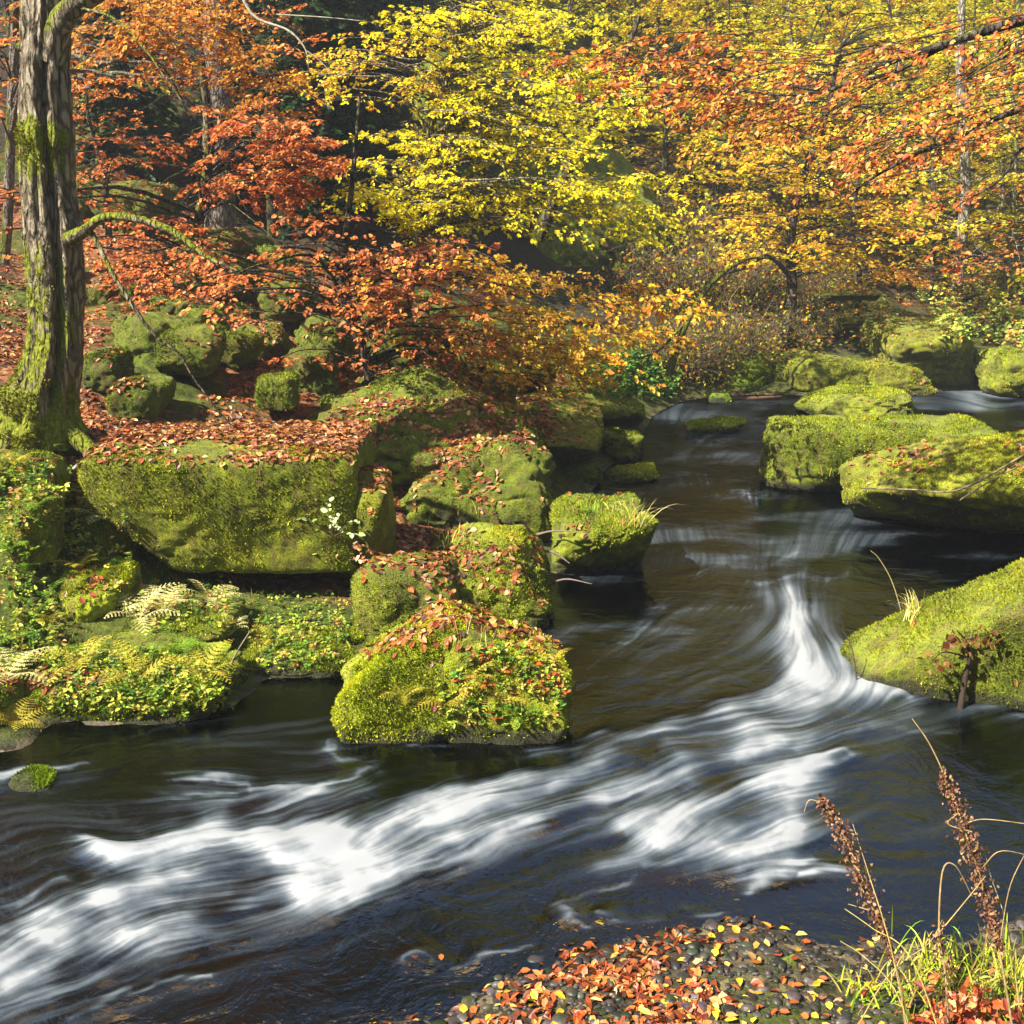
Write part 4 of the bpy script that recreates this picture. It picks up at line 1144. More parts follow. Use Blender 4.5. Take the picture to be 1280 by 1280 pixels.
def make_tree(name, label, cat, trunk, regions, bark, seed, limbs=(), group=None, tseg=10, trunk_n=24, leafmat=None, moss=.1, twigcol=(.07, .055, .04), manual=()):
    """trunk: rows (u,v,d,radius). regions: dict(poly, d, n, L, w, pal, ...). limbs: further rows lists."""
    rng = np.random.default_rng(seed)
    tr = np.array([[*W(u, v, d), r] for u, v, d, r in trunk])
    ts_ = spline(tr, trunk_n * 2)
    org = tr[0, :3].copy()
    root = empty(name, org, label, cat, group)
    wood = [tube_curve(tr, trunk_n, tseg)]
    for lb in limbs:
        l3 = np.array([[*W(u, v, d), r] for u, v, d, r in lb])
        wood.append(tube_curve(l3, 16, 7))
    tw = []; crown = []
    for rg in regions:
        pts = ell(rg['poly'], rg['n'], rng)
        d0, d1 = rg['d']
        for i, (u, v) in enumerate(pts):
            dd = rng.uniform(d0, d1)
            E = W(u, v, dd)
            L = rg['L'] * rng.uniform(.6, 1.2)
            tk = trunk_at(ts_, E[2] + rg.get('rise', -.2))
            if 'dir' in rg:
                dv = np.array(rg['dir'], float) + rng.normal(0, .25, 3) * [1, 1, .4]
            else:
                dv = (E - tk[:3]) * [1, 1, .25]
                dv = unit(dv) + rng.normal(0, .3, 3) * [1, 1, .35] + [0, 0, -.08]
            dv = unit(dv)
            A = E - dv * L * .65; Bp = E + dv * L * .35
            pos, ld, nn, size, tp, trr, ax = bough(rng, A, Bp, rg['w'] * rng.uniform(.7, 1.25), leaf=rg.get('leaf', .058), dens=rg.get('dens', 1.0),
                                                   tilt=rg.get('tilt', (0, -.58, 1)), droop=rg.get('droop', .25), nl=rg.get('nl', 4))
            m = len(pos)
            pal = rg['pal'](E, rng) if callable(rg['pal']) else rg['pal']
            col = pick(rng, pal, m, .16) * np.exp(rng.normal(0, .14))
            crown.append(leaves(pos, ld, nn, size, col, rng, quad=rg.get('quad', False)))
            P, q, _ = tubes(tp, trr * rg.get('tw', 1), 3)
            tw.append((P, q, None))
            # the limb that carries the bough
            far = np.linalg.norm(A - tk[:3])
            if far < rg.get('reach', 3.0):
                mid = (tk[:3] + A) / 2 + [0, 0, .1 * far]
                lr = min(tk[3] * .5, .004 + .006 * (far + L))
                rows = np.array([[*tk[:3], lr], [*mid, lr * .8], [*A, lr * .6], [*ax[3], lr * .4], [*Bp, .0015]])
            else:
                rows = np.array([[*A, .0032], [*ax[3], .0026], [*Bp, .001]])
            tw.append(tube_curve(rows, 12, 4))
    me = mesh_data('trunk', shift(wood + tw, org))
    nv = sum(len(p[0]) for p in wood)
    nall = len(me.vertices)
    ma = np.full(nall, moss); ma[nv:] = moss - .35
    zz = np.zeros(nall * 3, np.float32); me.vertices.foreach_get('co', zz); zz = zz.reshape(-1, 3)[:, 2]
    ma += .25 * np.exp(-np.maximum(zz, 0) / .6) * (np.arange(nall) < nv)
    a_ = me.attributes.new('moss', 'FLOAT', 'POINT'); a_.data.foreach_set('value', ma.astype(np.float32))
    link('trunk', me, bark, root)
    if crown:
        link('crown', mesh_data('crown', shift(crown, org), smooth=False), leafmat or M_LEAF, root)
    return root, ts_, sum(len(c[0]) for c in crown)


# the thin red beech in the middle left; its sprays turn yellow towards the stream
def red_pal(E, rng):
    u = 640 + F * E[0] / E[1]
    k = np.clip((u - 470) / 240 + rng.normal(0, .18), 0, 1)
    return R_PAL if k < .33 else (R_PAL[3:4] + O_PAL[:3] + YO_PAL[1:3] if k < .55 else YO_PAL)


_, _, c1 = make_tree('beech_tree', 'slender beech with copper red sprays turning golden over the dark pool', 'tree',
    [(446, 500, 12.6, .075), (462, 470, 12.5, .06), (440, 400, 12.4, .05), (430, 330, 12.3, .042), (440, 230, 12.3, .03), (450, 120, 12.3, .015)],
    [dict(poly=[(430, 262), (300, 290), (240, 350), (235, 415), (330, 400), (430, 385), (520, 390), (560, 300)], d=(11.2, 12.8), n=36, L=1.1, w=.45, pal=R_PAL, reach=2),
     dict(poly=[(440, 300), (560, 300), (650, 350), (700, 400), (600, 440), (500, 450), (430, 400)], d=(11.4, 13), n=44, L=1.1, w=.45, pal=red_pal, reach=1.2),
     dict(poly=[(580, 345), (700, 340), (850, 362), (870, 405), (800, 465), (700, 485), (600, 470), (540, 420)], d=(11.6, 13.5), n=76, L=1.1, w=.45, pal=red_pal, dir=(1, -.25, -.22), reach=1.0),
     dict(poly=[(350, 440), (420, 420), (540, 440), (580, 475), (470, 480), (360, 470)], d=(11.6, 12.4), n=7, L=.8, w=.3, pal=R_PAL, dens=.8)],
    M_BARK_DARK, 101, moss=-.1,
    limbs=[[(452, 430, 12.4, .03), (400, 325, 12, .022), (330, 330, 11.6, .014), (290, 345, 11.3, .006)],
           [(446, 380, 12.4, .03), (500, 345, 12.2, .02), (560, 340, 12, .014), (680, 370, 12, .007)],
           [(448, 440, 12.5, .025), (500, 360, 11.8, .016), (520, 420, 11.6, .010), (530, 440, 11.5, .008), (570, 470, 11.5, .004)]])
# yellow beech
_, _, c2 = make_tree('beech_tree', 'bright yellow young beech in the centre with a thin pale stem', 'tree',
    [(505, 420, 15.5, .07), (520, 300, 15.4, .06), (530, 200, 15.3, .05), (560, 90, 15.2, .04), (592, 0, 15.1, .03), (610, -90, 15, .02)],
    [dict(poly=[(470, 30), (640, 0), (720, 30), (700, 60), (560, 70)], d=(14.2, 16), n=34, L=1.4, w=.5, pal=Y_PAL),
     dict(poly=[(385, 105), (440, 45), (520, 40), (560, 110), (480, 130), (400, 135)], d=(14.2, 16), n=18, L=1.3, w=.45, pal=YO_PAL + Y_PAL),
     dict(poly=[(540, 70), (700, 60), (800, 110), (790, 180), (640, 200), (540, 170)], d=(14.2, 16.2), n=58, L=1.4, w=.55, pal=Y_PAL, reach=1.6),
     dict(poly=[(440, 170), (560, 140), (700, 160), (740, 200), (620, 210), (430, 220)], d=(14, 16), n=36, L=1.4, w=.5, pal=Y_PAL, reach=1.6),
     dict(poly=[(420, 250), (520, 210), (640, 230), (760, 225), (880, 230), (870, 285), (780, 310), (640, 290), (520, 290), (430, 270)], d=(14, 16), n=80, L=1.4, w=.5, pal=Y_PAL, reach=1.6)],
    M_BARK_PALE, 102, moss=.05,
    limbs=[[(528, 240, 15.3, .03), (600, 232, 15, .022), (720, 238, 14.8, .012), (800, 236, 14.6, .005)],
           [(535, 180, 15.3, .025), (600, 128, 15, .016), (690, 118, 15, .008)]])
# dark leaning stem among the yellow leaves
make_tree('young_tree', 'dark stem leaning right among the yellow leaves in front of the mossy cliff', 'tree',
    [(672, 300, 19, .12), (700, 232, 18.9, .11), (716, 196, 18.9, .09), (740, 160, 18.8, .07), (770, 100, 18.6, .05), (800, 20, 18.5, .03)],
    [dict(poly=[(640, 120), (820, 60), (860, 160), (760, 200)], d=(17.5, 19.5), n=12, L=1.4, w=.5, pal=GY_PAL, leaf=.08, quad=True)], M_BARK_DARK, 103, moss=-.2)
# orange beech top left
_, _, c3 = make_tree('beech_tree', 'tall thin beech with golden orange leaves behind the big mossy trunk', 'tree',
    [(-6, 400, 16, .08), (8, 300, 16, .07), (14, 150, 15.8, .066), (20, 20, 15.6, .06), (26, -150, 13, .06), (40, -420, 13, .05)],
    [dict(poly=[(90, -20), (330, -20), (345, 60), (400, 110), (370, 150), (290, 110), (200, 80), (100, 60)], d=(11, 13), n=54, L=1.3, w=.5, pal=O_PAL, reach=1.5),
     dict(poly=[(90, 55), (200, 60), (260, 110), (170, 120), (90, 100)], d=(11.5, 13.5), n=10, L=1.2, w=.45, pal=R_PAL[:2] + O_PAL[1:4], reach=5),
     dict(poly=[(-20, 0), (25, 0), (25, 120), (-20, 180)], d=(13.2, 14), n=6, L=1., w=.35, pal=R_PAL + O_PAL, reach=3)],
    M_BARK_GREY, 104, moss=.1,
    limbs=[[(24, 60, 13, .05), (100, 5, 12.5, .035), (160, 40, 12, .02), (205, 85, 11.8, .014), (230, 130, 11.7, .006)]])
# red beech right behind it
_, _, c4 = make_tree('beech_tree', 'rust red beech hanging over the leaf covered slope left of centre', 'tree',
    [(232, 420, 16.5, .09), (245, 300, 16.3, .08), (262, 180, 16, .065), (250, 60, 15.8, .05), (240, -80, 15.6, .03)],
    [dict(poly=[(250, 140), (330, 130), (420, 200), (430, 250), (350, 270), (260, 235)], d=(14, 15.8), n=40, L=1.4, w=.5, pal=R_PAL, leaf=.075, reach=2),
     dict(poly=[(80, 185), (180, 150), (250, 190), (240, 260), (120, 260), (70, 230)], d=(14.2, 16.6), n=9, L=1.3, w=.4, pal=R_PAL, leaf=.075, dens=.8),
     dict(poly=[(-20, 225), (24, 225), (24, 330), (-20, 340)], d=(14, 15), n=5, L=1.0, w=.4, pal=R_PAL, leaf=.075),
     dict(poly=[(100, 270), (230, 280), (300, 340), (200, 390), (110, 350)], d=(14.5, 17), n=34, L=1.3, w=.45, pal=R_PAL, leaf=.07, reach=1.5),
     dict(poly=[(90, 330), (200, 340), (260, 420), (180, 440), (100, 410)], d=(13.5, 15.5), n=16, L=1.1, w=.4, pal=R_PAL, leaf=.065, reach=1.0)],
    M_BARK_DARK, 105, moss=.1)
# branches that hang in from the right
_, _, c5 = make_tree('beech_tree', 'beech outside the right edge whose dark boughs of orange leaves hang into the picture', 'tree',
    [(1480, 1000, 7.6, .24), (1475, 700, 7.7, .2), (1470, 300, 7.8, .17), (1465, 50, 7.9, .15), (1470, -350, 8, .10)],
    [dict(poly=[(710, 60), (850, 50), (1010, 90), (1040, 140), (900, 150), (790, 130), (720, 100)], d=(8.2, 9.6), n=36, L=.9, w=.33, pal=RO_PAL, dir=(-1, .25, -.02), leaf=.052, reach=0),
     dict(poly=[(1000, 90), (1150, 30), (1290, 0), (1290, 110), (1180, 130), (1060, 150)], d=(6.6, 8.0), n=28, L=.8, w=.3, pal=RO_PAL, dir=(-1, .1, -.3), leaf=.042, reach=0, dens=.8),
     dict(poly=[(1040, 170), (1160, 150), (1290, 100), (1290, 170), (1190, 190), (1100, 240), (1050, 245)], d=(6.4, 7.6), n=27, L=.75, w=.28, pal=RO_PAL, dir=(-1, .1, -.35), leaf=.042, reach=0, dens=.8),
     dict(poly=[(880, 130), (1010, 140), (1060, 170), (960, 190), (850, 160)], d=(7.8, 9), n=20, L=.8, w=.3, pal=RO_PAL + YO_PAL[:2], dir=(-1, .2, -.2), leaf=.042, reach=0),
     dict(poly=[(1130, 260), (1290, 200), (1290, 330), (1190, 350)], d=(7.5, 9), n=9, L=.6, w=.25, pal=R_PAL + RO_PAL[:2], dir=(-1, .1, -.3), leaf=.042, reach=0, dens=.6)],
    M_BARK_DARK, 106, moss=-.3,
    limbs=[[(1465, -20, 7.9, .06), (1280, 25, 7.5, .034), (1200, 50, 7.4, .026), (1110, 78, 7.5, .02), (1040, 112, 7.7, .013), (960, 100, 8.2, .009), (830, 68, 8.9, .004)],
           [(1180, 58, 7.4, .016), (1110, 96, 7.6, .011), (1070, 120, 7.6, .008), (1020, 150, 7.7, .003)],
           [(1468, 90, 7.8, .05), (1290, 132, 7.0, .022), (1210, 165, 6.9, .016), (1140, 195, 6.8, .012), (1080, 230, 6.8, .006), (1050, 260, 6.8, .003)],
           [(1120, 90, 7.5, .014), (1000, 118, 8.2, .010), (900, 112, 8.8, .007), (760, 108, 9.2, .003)],
           [(1470, 200, 7.8, .04), (1300, 175, 8, .014), (1250, 225, 8, .009), (1200, 255, 8.1, .003)],
           [(1280, 62, 7.4, .012), (1240, 78, 7.4, .008), (1205, 100, 7.4, .004)]])
print('near trees verts', c1, c2, c3, c4, c5, round(time.time() - T0, 1))

# yellow trees over the far bend
make_tree('beech_tree', 'golden tree with a dark curved stem on the far bank above the thicket', 'tree',
    [(968, 445, 23.5, .13), (985, 405, 23.5, .12), (990, 360, 23.5, .11), (988, 300, 23.5, .10), (1000, 230, 23.5, .09), (1030, 150, 23.4, .07), (1050, 60, 23.2, .04)],
    [dict(poly=[(900, 170), (1050, 165), (1130, 220), (1150, 330), (1040, 350), (930, 330), (880, 250)], d=(21.5, 24.5), n=46, L=1.9, w=.6, pal=YO_PAL + Y_PAL[3:], leaf=.1, quad=True, reach=5, nl=3),
     dict(poly=[(930, 40), (1180, 30), (1200, 160), (1050, 170), (900, 120)], d=(22.5, 25), n=26, L=2.0, w=.6, pal=GY_PAL + YO_PAL[:2], leaf=.1, quad=True, reach=5, nl=3)],
    M_BARK_DARK, 107, moss=-.2, limbs=[[(988, 345, 23.5, .06), (960, 320, 23.2, .05), (930, 335, 23, .04), (900, 345, 22.8, .03), (870, 375, 22.6, .015)]])
make_tree('birch_tree', 'pale trunked birch at the upper right with yellow leaves', 'tree',
    [(1196, 360, 27, .14), (1203, 290, 27, .13), (1207, 220, 27, .12), (1200, 100, 27, .10), (1205, -60, 27, .06)],
    [dict(poly=[(1080, 150), (1290, 60), (1290, 300), (1130, 320)], d=(25.5, 28.5), n=26, L=1.8, w=.6, pal=GY_PAL + YO_PAL[:3], leaf=.11, quad=True, reach=5, nl=3, dens=.8),
     dict(poly=[(1100, 320), (1290, 300), (1290, 370), (1130, 380)], d=(24.5, 26.5), n=10, L=1.4, w=.5, pal=R_PAL[1:4] + O_PAL, leaf=.1, quad=True, reach=5, nl=3, dens=.8)],
    M_BARK_PALE, 108, moss=-.3)
make_tree('young_tree', 'small orange sapling crowded behind the perched slabs on the far bank', 'tree',
    [(1070, 400, 26, .07), (1075, 350, 26, .06), (1066, 280, 26, .05), (1080, 180, 26, .03)],
    [dict(poly=[(1020, 250), (1130, 240), (1160, 350), (1050, 370)], d=(25, 27), n=16, L=1.4, w=.5, pal=YO_PAL + O_PAL, leaf=.1, quad=True, nl=3)], M_BARK_DARK, 109, moss=-.2)
# mossy leaning dead limb tree at the thicket
make_tree('leaning_tree', 'mossy bare stem leaning over the water from the brown thicket', 'tree',
    [(835, 470, 20.5, .07), (860, 400, 20.6, .055), (892, 352, 20.8, .042), (930, 325, 21, .03), (960, 322, 21.2, .015)], [], M_BARK_DARK, 110, moss=.22,
    limbs=[[(858, 402, 20.6, .03), (820, 440, 20.3, .02), (780, 450, 20.1, .008)]])
# grey spruce trunk on the slope
GREY = np.array([[*W(u, v, d), r] for u, v, d, r in [(276, 352, 18.5, .30), (275, 310, 18.5, .265), (274, 200, 18.5, .25), (271, 60, 18.5, .235), (268, -150, 18.5, .20), (264, -500, 18.5, .12)]])
# ------------------------------------------------------------------ the big mossy trunk
def big_trunk():
    rows = [(48, 545, 9.3, .34), (52, 520, 9.3, .295), (60, 480, 9.3, .255), (68, 440, 9.3, .232), (71, 390, 9.3, .225), (69, 330, 9.3, .232), (64, 270, 9.3, .228),
            (60, 200, 9.3, .215), (58, 150, 9.3, .21), (57, 90, 9.3, .19), (58, 30, 9.3, .19), (56, -60, 9.3, .185), (52, -250, 9.35, .17), (60, -600, 9.4, .12)]
    c = np.array([[*W(u, v, d), r] for u, v, d, r in rows])
    n, seg = 300, 96
    s = spline(c, n)
    P, q, _ = tubes(s[None, :, :3], s[None, :, 3], seg)
    P = P.reshape(n, seg, 3); ctr = s[:, None, :3]
    rad = P - ctr
    th = np.arange(seg) / seg * 2 * np.pi
    wang = np.arctan2(rad[..., 1], rad[..., 0])          # world azimuth, -pi/2 faces the camera
    z = s[:, 2][:, None] - s[0, 2]
    f = np.ones((n, seg))
    def groove(a0, w, depth, wob, z0=-1, z1=99, sd=0):
        a = a0 + wob * np.sin(z * 1.7 + sd) + .5 * wob * np.sin(z * 4.1 + sd)
        d = np.angle(np.exp(1j * (wang - a)))
        k = sstep(z0, z0 + .3, z) * (1 - sstep(z1, z1 + .3, z))
        return depth * np.exp(-(d / w) ** 2) * k
    f -= groove(-1.15, .15, .50, .10, .15, 3.0)
    f -= groove(-2.05, .09, .20, .12, .3, 2.2, 2); f -= groove(-.55, .10, .20, .1, -.2, 9, 1); f -= groove(-2.6, .1, .16, .1, .2, 5, 4); f -= groove(.6, .2, .25, .1, -.5, 9, 3)
    f -= groove(-1.75, .06, .14, .08, 1.6, 9, 5)
    # root flare
    k = np.exp(-np.maximum(z, 0) / .24)
    f += k * (.25 + .55 * np.clip(np.cos(5 * wang + .8), 0, 1) ** 2)
    # burls
    def burl(a0, z0, w, h, amp):
        d = np.angle(np.exp(1j * (wang - a0)))
        return amp * np.exp(-(d / w) ** 2 - ((z - z0) / h) ** 2)
    zz = lambda v: W(60, v, 9.3)[2] - s[0, 2]
    f += burl(-1.3, zz(172), .8, .09, .22) + burl(-.35, zz(285), .5, .10, .30) + burl(-1.7, zz(120), .5, .07, .14) + burl(-2.2, zz(500), .7, .12, .25) + burl(-1.0, zz(440), .4, .2, .12)
    Q = (ctr + rad * f[..., None]).reshape(-1, 3)
    nn = unit(rad.reshape(-1, 3))
    rel = Q - s[0, :3]
    bark = fbm(np.stack([np.cos(wang).ravel() * 3.6, np.sin(wang).ravel() * 3.6, rel[:, 2] * 1.4], 1) * 1.6, 4, 3)
    rid = 1 - np.abs(fbm(np.stack([np.cos(wang).ravel() * 5.5, np.sin(wang).ravel() * 5.5, rel[:, 2] * 1.3], 1), 3, 9)) * 2.4
    Q = Q + nn * (bark * .022 - np.clip(rid - .5, 0, 1) * .03 + fbm(rel * 16, 2, 5) * .008)[:, None]
    org = np.array([s[0, 0], s[0, 1], s[0, 2] - .1])
    root = empty('beech_tree', org, 'thick old tree with furrowed mossy trunk and gnarled roots at the left edge', 'tree')
    # fork that leaves the picture at the top, broken limb, thin hanging limb
    def limb(rows, n=26, seg=10, amp=.006):
        l3 = np.array([[*W(u, v, d), r] for u, v, d, r in rows])
        V, f_, _ = tube_curve(l3, n, seg)
        return V + rng.normal(0, 1, (1, 3)) * 0 + unit(fbm(V * 9, 2, 4)[:, None] * np.array([[1, .5, 1]])) * 0 + (fbm(V * 14, 3, 6) * amp)[:, None] * [1, 0, 1], f_, None
    parts = [(Q, q, None),
             limb([(62, 75, 9.25, .12), (72, 35, 9.2, .10), (92, 8, 9.15, .085), (125, -12, 9.1, .075), (200, -60, 9, .06), (300, -200, 9, .03)]),
             limb([(84, 300, 9.2, .070), (104, 290, 9.0, .048), (122, 275, 8.9, .036), (142, 270, 8.85, .032), (175, 275, 8.8, .029), (208, 286, 8.75, .028), (232, 300, 8.7, .024), (256, 320, 8.65, .018), (280, 331, 8.6, .012), (296, 338, 8.6, .008)], 40, 10, .008),
             limb([(112, 288, 9.0, .026), (122, 304, 8.95, .02), (140, 340, 8.9, .017), (160, 372, 8.9, .016), (178, 400, 8.9, .015), (200, 425, 8.95, .013), (224, 442, 9, .011), (238, 466, 9.05, .010), (260, 498, 9.1, .008), (288, 530, 9.2, .005)], 40, 8, .006),
             limb([(100, 10, 9.1, .012), (140, 22, 8.9, .009), (180, 60, 8.8, .007), (215, 110, 8.7, .004), (245, 150, 8.7, .002)], 20, 5, .003)]
    for a0, ln, dr in ((-2.5, .75, .5), (-1.9, .55, .35), (-1.1, .5, .4), (-.4, .65, .25), (-2.9, .8, .35)):
        b = s[6, :3]; d = np.array([math.cos(a0), math.sin(a0), 0])
        parts.append(tube_curve(np.array([[*(b + d * .12 + [0, 0, .18]), .11], [*(b + d * (.12 + ln * .4) + [0, 0, -.02]), .085], [*(b + d * (.12 + ln * .8) + [0, 0, -dr * .7]), .06], [*(b + d * (.12 + ln) + [0, 0, -dr * 1.3]), .03]]), 14, 9))
    me = mesh_data('trunk', shift(parts, org))
    Vm = np.concatenate([p[0] for p in parts])
    nz = Vm[:, 2] - s[0, 2]
    nq = len(Q)
    mo = np.full(len(Vm), .16)
    mo[:nq] = -.06 + .36 * np.exp(-np.maximum(nz[:nq], 0) / .55) + .28 * np.exp(-((nz[:nq] - zz(172)) / .14) ** 2) + .2 * np.exp(-((nz[:nq] - zz(210)) / .1) ** 2) + .12 * (nz[:nq] < zz(300))
    a_ = me.attributes.new('moss', 'FLOAT', 'POINT'); a_.data.foreach_set('value', mo.astype(np.float32))
    link('trunk', me, M_BARK, root)
    # cushions of moss on the roots and the burls
    rngm = np.random.default_rng(3)
    wgt = np.where(np.arange(nq) < nq, np.clip(mo[:nq], 0, 1) ** 2 * (nn[:, 0] < .5) * (nn[:, 1] < .3), 0)
    ix = rngm.choice(nq, 9000, p=wgt / wgt.sum())
    clump = fbm(Q[ix] * 5, 3, 8) > .02
    ix = ix[clump]; m = len(ix)
    g = unit(nn[ix] + rngm.normal(0, .5, (m, 3)) + [0, 0, .2]); h = rngm.uniform(.012, .035, m)
    base = Q[ix] + rngm.normal(0, .006, (m, 3)); sd = unit(np.cross(g, rngm.normal(size=(m, 3)))) * (h * .3)[:, None]
    Vb = np.stack([base - sd, base + sd, base + g * h[:, None]], 1).reshape(-1, 3) - org
    cc = pick(rngm, [[.08, .09, .006], [.17, .17, .012], [.26, .24, .02]], m, .25)
    link('moss', mesh_data('moss', [(Vb, np.arange(3 * m).reshape(-1, 3), np.repeat(cc, 3, 0))], smooth=False), M_MOSSBLADE, root)
    # crown above the picture: only the sprays that hang to the left of the frame and over the bank
    tr = s
    crown, tw = [], []
    rg = np.random.default_rng(44)
    for i in range(14):
        u, v = rg.uniform(-420, 260), rg.uniform(-520, -220)
        E = W(u, v, rg.uniform(8.6, 11.5)); tk = trunk_at(tr, E[2] - .3)
        dv = unit((E - tk[:3]) * [1, 1, .2] + rg.normal(0, .2, 3)); L = 1.3
        pos, ld, nv, size, tp, trr, ax = bough(rg, E - dv * L * .6, E + dv * L * .4, .5)
        crown.append(leaves(pos, ld, nv, size, pick(rg, O_PAL, len(pos), .16), rg, quad=True))
        tw.append(tubes(tp, trr, 3)); tw.append(tube_curve(np.array([[*tk[:3], .03], [*((tk[:3] + E) / 2), .02], [*E, .008], [*(E + dv * L * .4), .002]]), 10, 5))
    link('crown', mesh_data('crown', shift(crown, org), smooth=False), M_LEAF, root)
    link('bough', mesh_data('bough', shift(tw, org)), M_BARK_DARK, root)
    return root


big_trunk()
# a thin grey stem just behind it is the orange beech; the grey conifer trunk stands up the slope
def grey_conifer():
    org = GREY[0, :3] - [0, 0, .2]
    root = empty('conifer_tree', org, 'straight grey conifer trunk standing on the red leaf slope', 'tree')
    s = spline(GREY, 60)
    V, q, _ = tubes(s[None, :, :3], s[None, :, 3], 28)
    c = np.repeat(s[:, :3], 28, 0)
    nn = unit(V - c)
    V = V + nn * (fbm(V * [9, 9, 3], 4, 2) * .02)[:, None]
    z = np.maximum(V[:, 2] - GREY[0, 2], 0)
    V = V + nn * (np.exp(-z / .25) * .16 * (1 + .6 * np.cos(4 * np.arctan2(nn[:, 1], nn[:, 0]))))[:, None]
    me = mesh_data('trunk', shift([(V, q, None)], org))
    a_ = me.attributes.new('moss', 'FLOAT', 'POINT'); a_.data.foreach_set('value', np.full(len(V), -.35, np.float32))
    link('trunk', me, M_BARK_GREY, root)
    # dead twigs
    rg = np.random.default_rng(6); P = []; Rr = []
    for i in range(34):
        k = rg.integers(6, 40); a = rg.uniform(0, 6.28); L = rg.uniform(.5, 1.6)
        d = np.array([math.cos(a), math.sin(a), -.25]); p0 = s[k, :3]
        pts = np.array([p0 + d * L * t + [0, 0, -.25 * L * t * t] + rg.normal(0, .03, 3) for t in np.linspace(.1, 1, 6)])
        P.append(pts); Rr.append(np.linspace(.012, .002, 6))
    V, q, _ = tubes(np.array(P), np.array(Rr), 4)
    me = mesh_data('dead_twig', shift([(V, q, None)], org))
    tag(link('dead_twig', me, M_BARK_GREY, root), kind='stuff')


grey_conifer()

# ------------------------------------------------------------------ background wood: a few kinds, copied
def local_tree(name, h, cr, pal, seed, bark, nb=40, leaf=.13, low=.2, r0=.14, width=.8, nl=3, step=.16, tstep=.13, droop=.25):
    rg = np.random.default_rng(seed)
    root = empty(name, (0, 0, 0), 'x', 'tree')
    k = np.array([[rg.normal(0, .04) * h * t, rg.normal(0, .04) * h * t, h * t - .3 * (t == 0), r0 * (1 - .85 * t)] for t in np.linspace(0, 1, 6)])
    s = spline(k, 40)
    wood = [tube_curve(k, 24, 9)]; crown = []
    for i in range(nb):
        t = low + (1 - low) * ((i + rg.random()) / nb)
        a = i * 2.4 + rg.normal(0, .4)
        ln = cr * (math.sin(math.pi * min(1, .18 + .8 * (t - low) / (1 - low))) ** .8) * rg.uniform(.6, 1.15) + .3
        d = unit(np.array([math.cos(a), math.sin(a), .25 * rg.normal() + .12]))
        p = s[min(39, int(t * 39))]
        A = p[:3] + d * ln * .15; B = p[:3] + d * ln
        pos, ld, nn, size, tp, trr, ax = bough(rg, A, B, width * rg.uniform(.7, 1.3), leaf=leaf, tilt=(rg.normal(0, .3), rg.normal(0, .3), 1), nl=nl, step=step, tstep=tstep, droop=droop)
        crown.append(leaves(pos, ld, nn, size, pick(rg, pal, len(pos), .16) * np.exp(rg.normal(0, .15)), rg, quad=True))
        wood.append(tube_curve(np.array([[*p[:3], p[3] * .45], [*A, p[3] * .35], [*ax[3], .012], [*B, .004]]), 8, 4))
    link('trunk', mesh_data('trunk', wood), bark, root)
    link('crown', mesh_data('crown', crown, smooth=False), M_LEAF, root)
    return root


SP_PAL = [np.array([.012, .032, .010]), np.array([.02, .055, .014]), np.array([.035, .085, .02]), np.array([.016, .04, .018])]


def local_spruce(name, h, seed):
    rg = np.random.default_rng(seed)
    root = empty(name, (0, 0, 0), 'x', 'tree')
    k = np.array([[0, 0, -.4, .24], [.05, 0, h * .4, .17], [0, .05, h * .75, .09], [0, 0, h, .015]])
    wood = [tube_curve(k, 16, 9)]; crown = []
    P0, D0_, L0 = [], [], []
    z = .08 * h
    while z < h * .985:
        rad = (1 - z / h) ** .85 * h * .20 + .15
        for j in range(8):
            a = rg.uniform(0, 6.28)
            L0.append(rad * rg.uniform(.65, 1.1)); P0.append((0, 0, z + rg.uniform(-.12, .12))); D0_.append((math.cos(a), math.sin(a), rg.normal(-.1, .12)))
        z += .30
    P0, D0_, L0 = np.array(P0), unit(np.array(D0_)), np.array(L0)
    nb = len(L0)
    q = np.linspace(0, 1, 5)
    pts = P0[:, None] + D0_[:, None] * (L0[:, None] * q)[..., None]; pts[..., 2] -= .28 * L0[:, None] * q * q - .10 * L0[:, None] * q ** 4
    wood.append(tubes(pts, np.linspace(1, .15, 5)[None] * .022 * np.ones((nb, 1)), 3))
    K = 26
    qq = rg.uniform(.12, 1.02, (nb, K)); sg = np.where(np.arange(K) % 2, 1, -1)[None]
    b = P0[:, None] + D0_[:, None] * (L0[:, None] * qq)[..., None]; b[..., 2] -= .28 * L0[:, None] * qq ** 2 - .10 * L0[:, None] * qq ** 4
    sd = np.cross(D0_, [0, 0, 1])[:, None] * sg[..., None]
    d = unit(D0_[:, None] * .8 + sd * rg.uniform(.4, 1.1, (nb, K))[..., None] + np.array([0, 0, -1]) * rg.uniform(.1, .7, (nb, K))[..., None])
    m = nb * K
    size = (.16 + .10 * L0[:, None] * (1.1 - qq)).ravel() * rg.uniform(.7, 1.3, m)
    crown.append(leaves(b.reshape(-1, 3), d.reshape(-1, 3), rg.normal(0, .5, (m, 3)) + [0, 0, 1], size, pick(rg, SP_PAL, m, .25), rg, quad=True))
    link('trunk', mesh_data('trunk', wood), M_BARK_DARK, root)
    link('crown', mesh_data('crown', crown, smooth=False), M_LEAF, root)
    return root


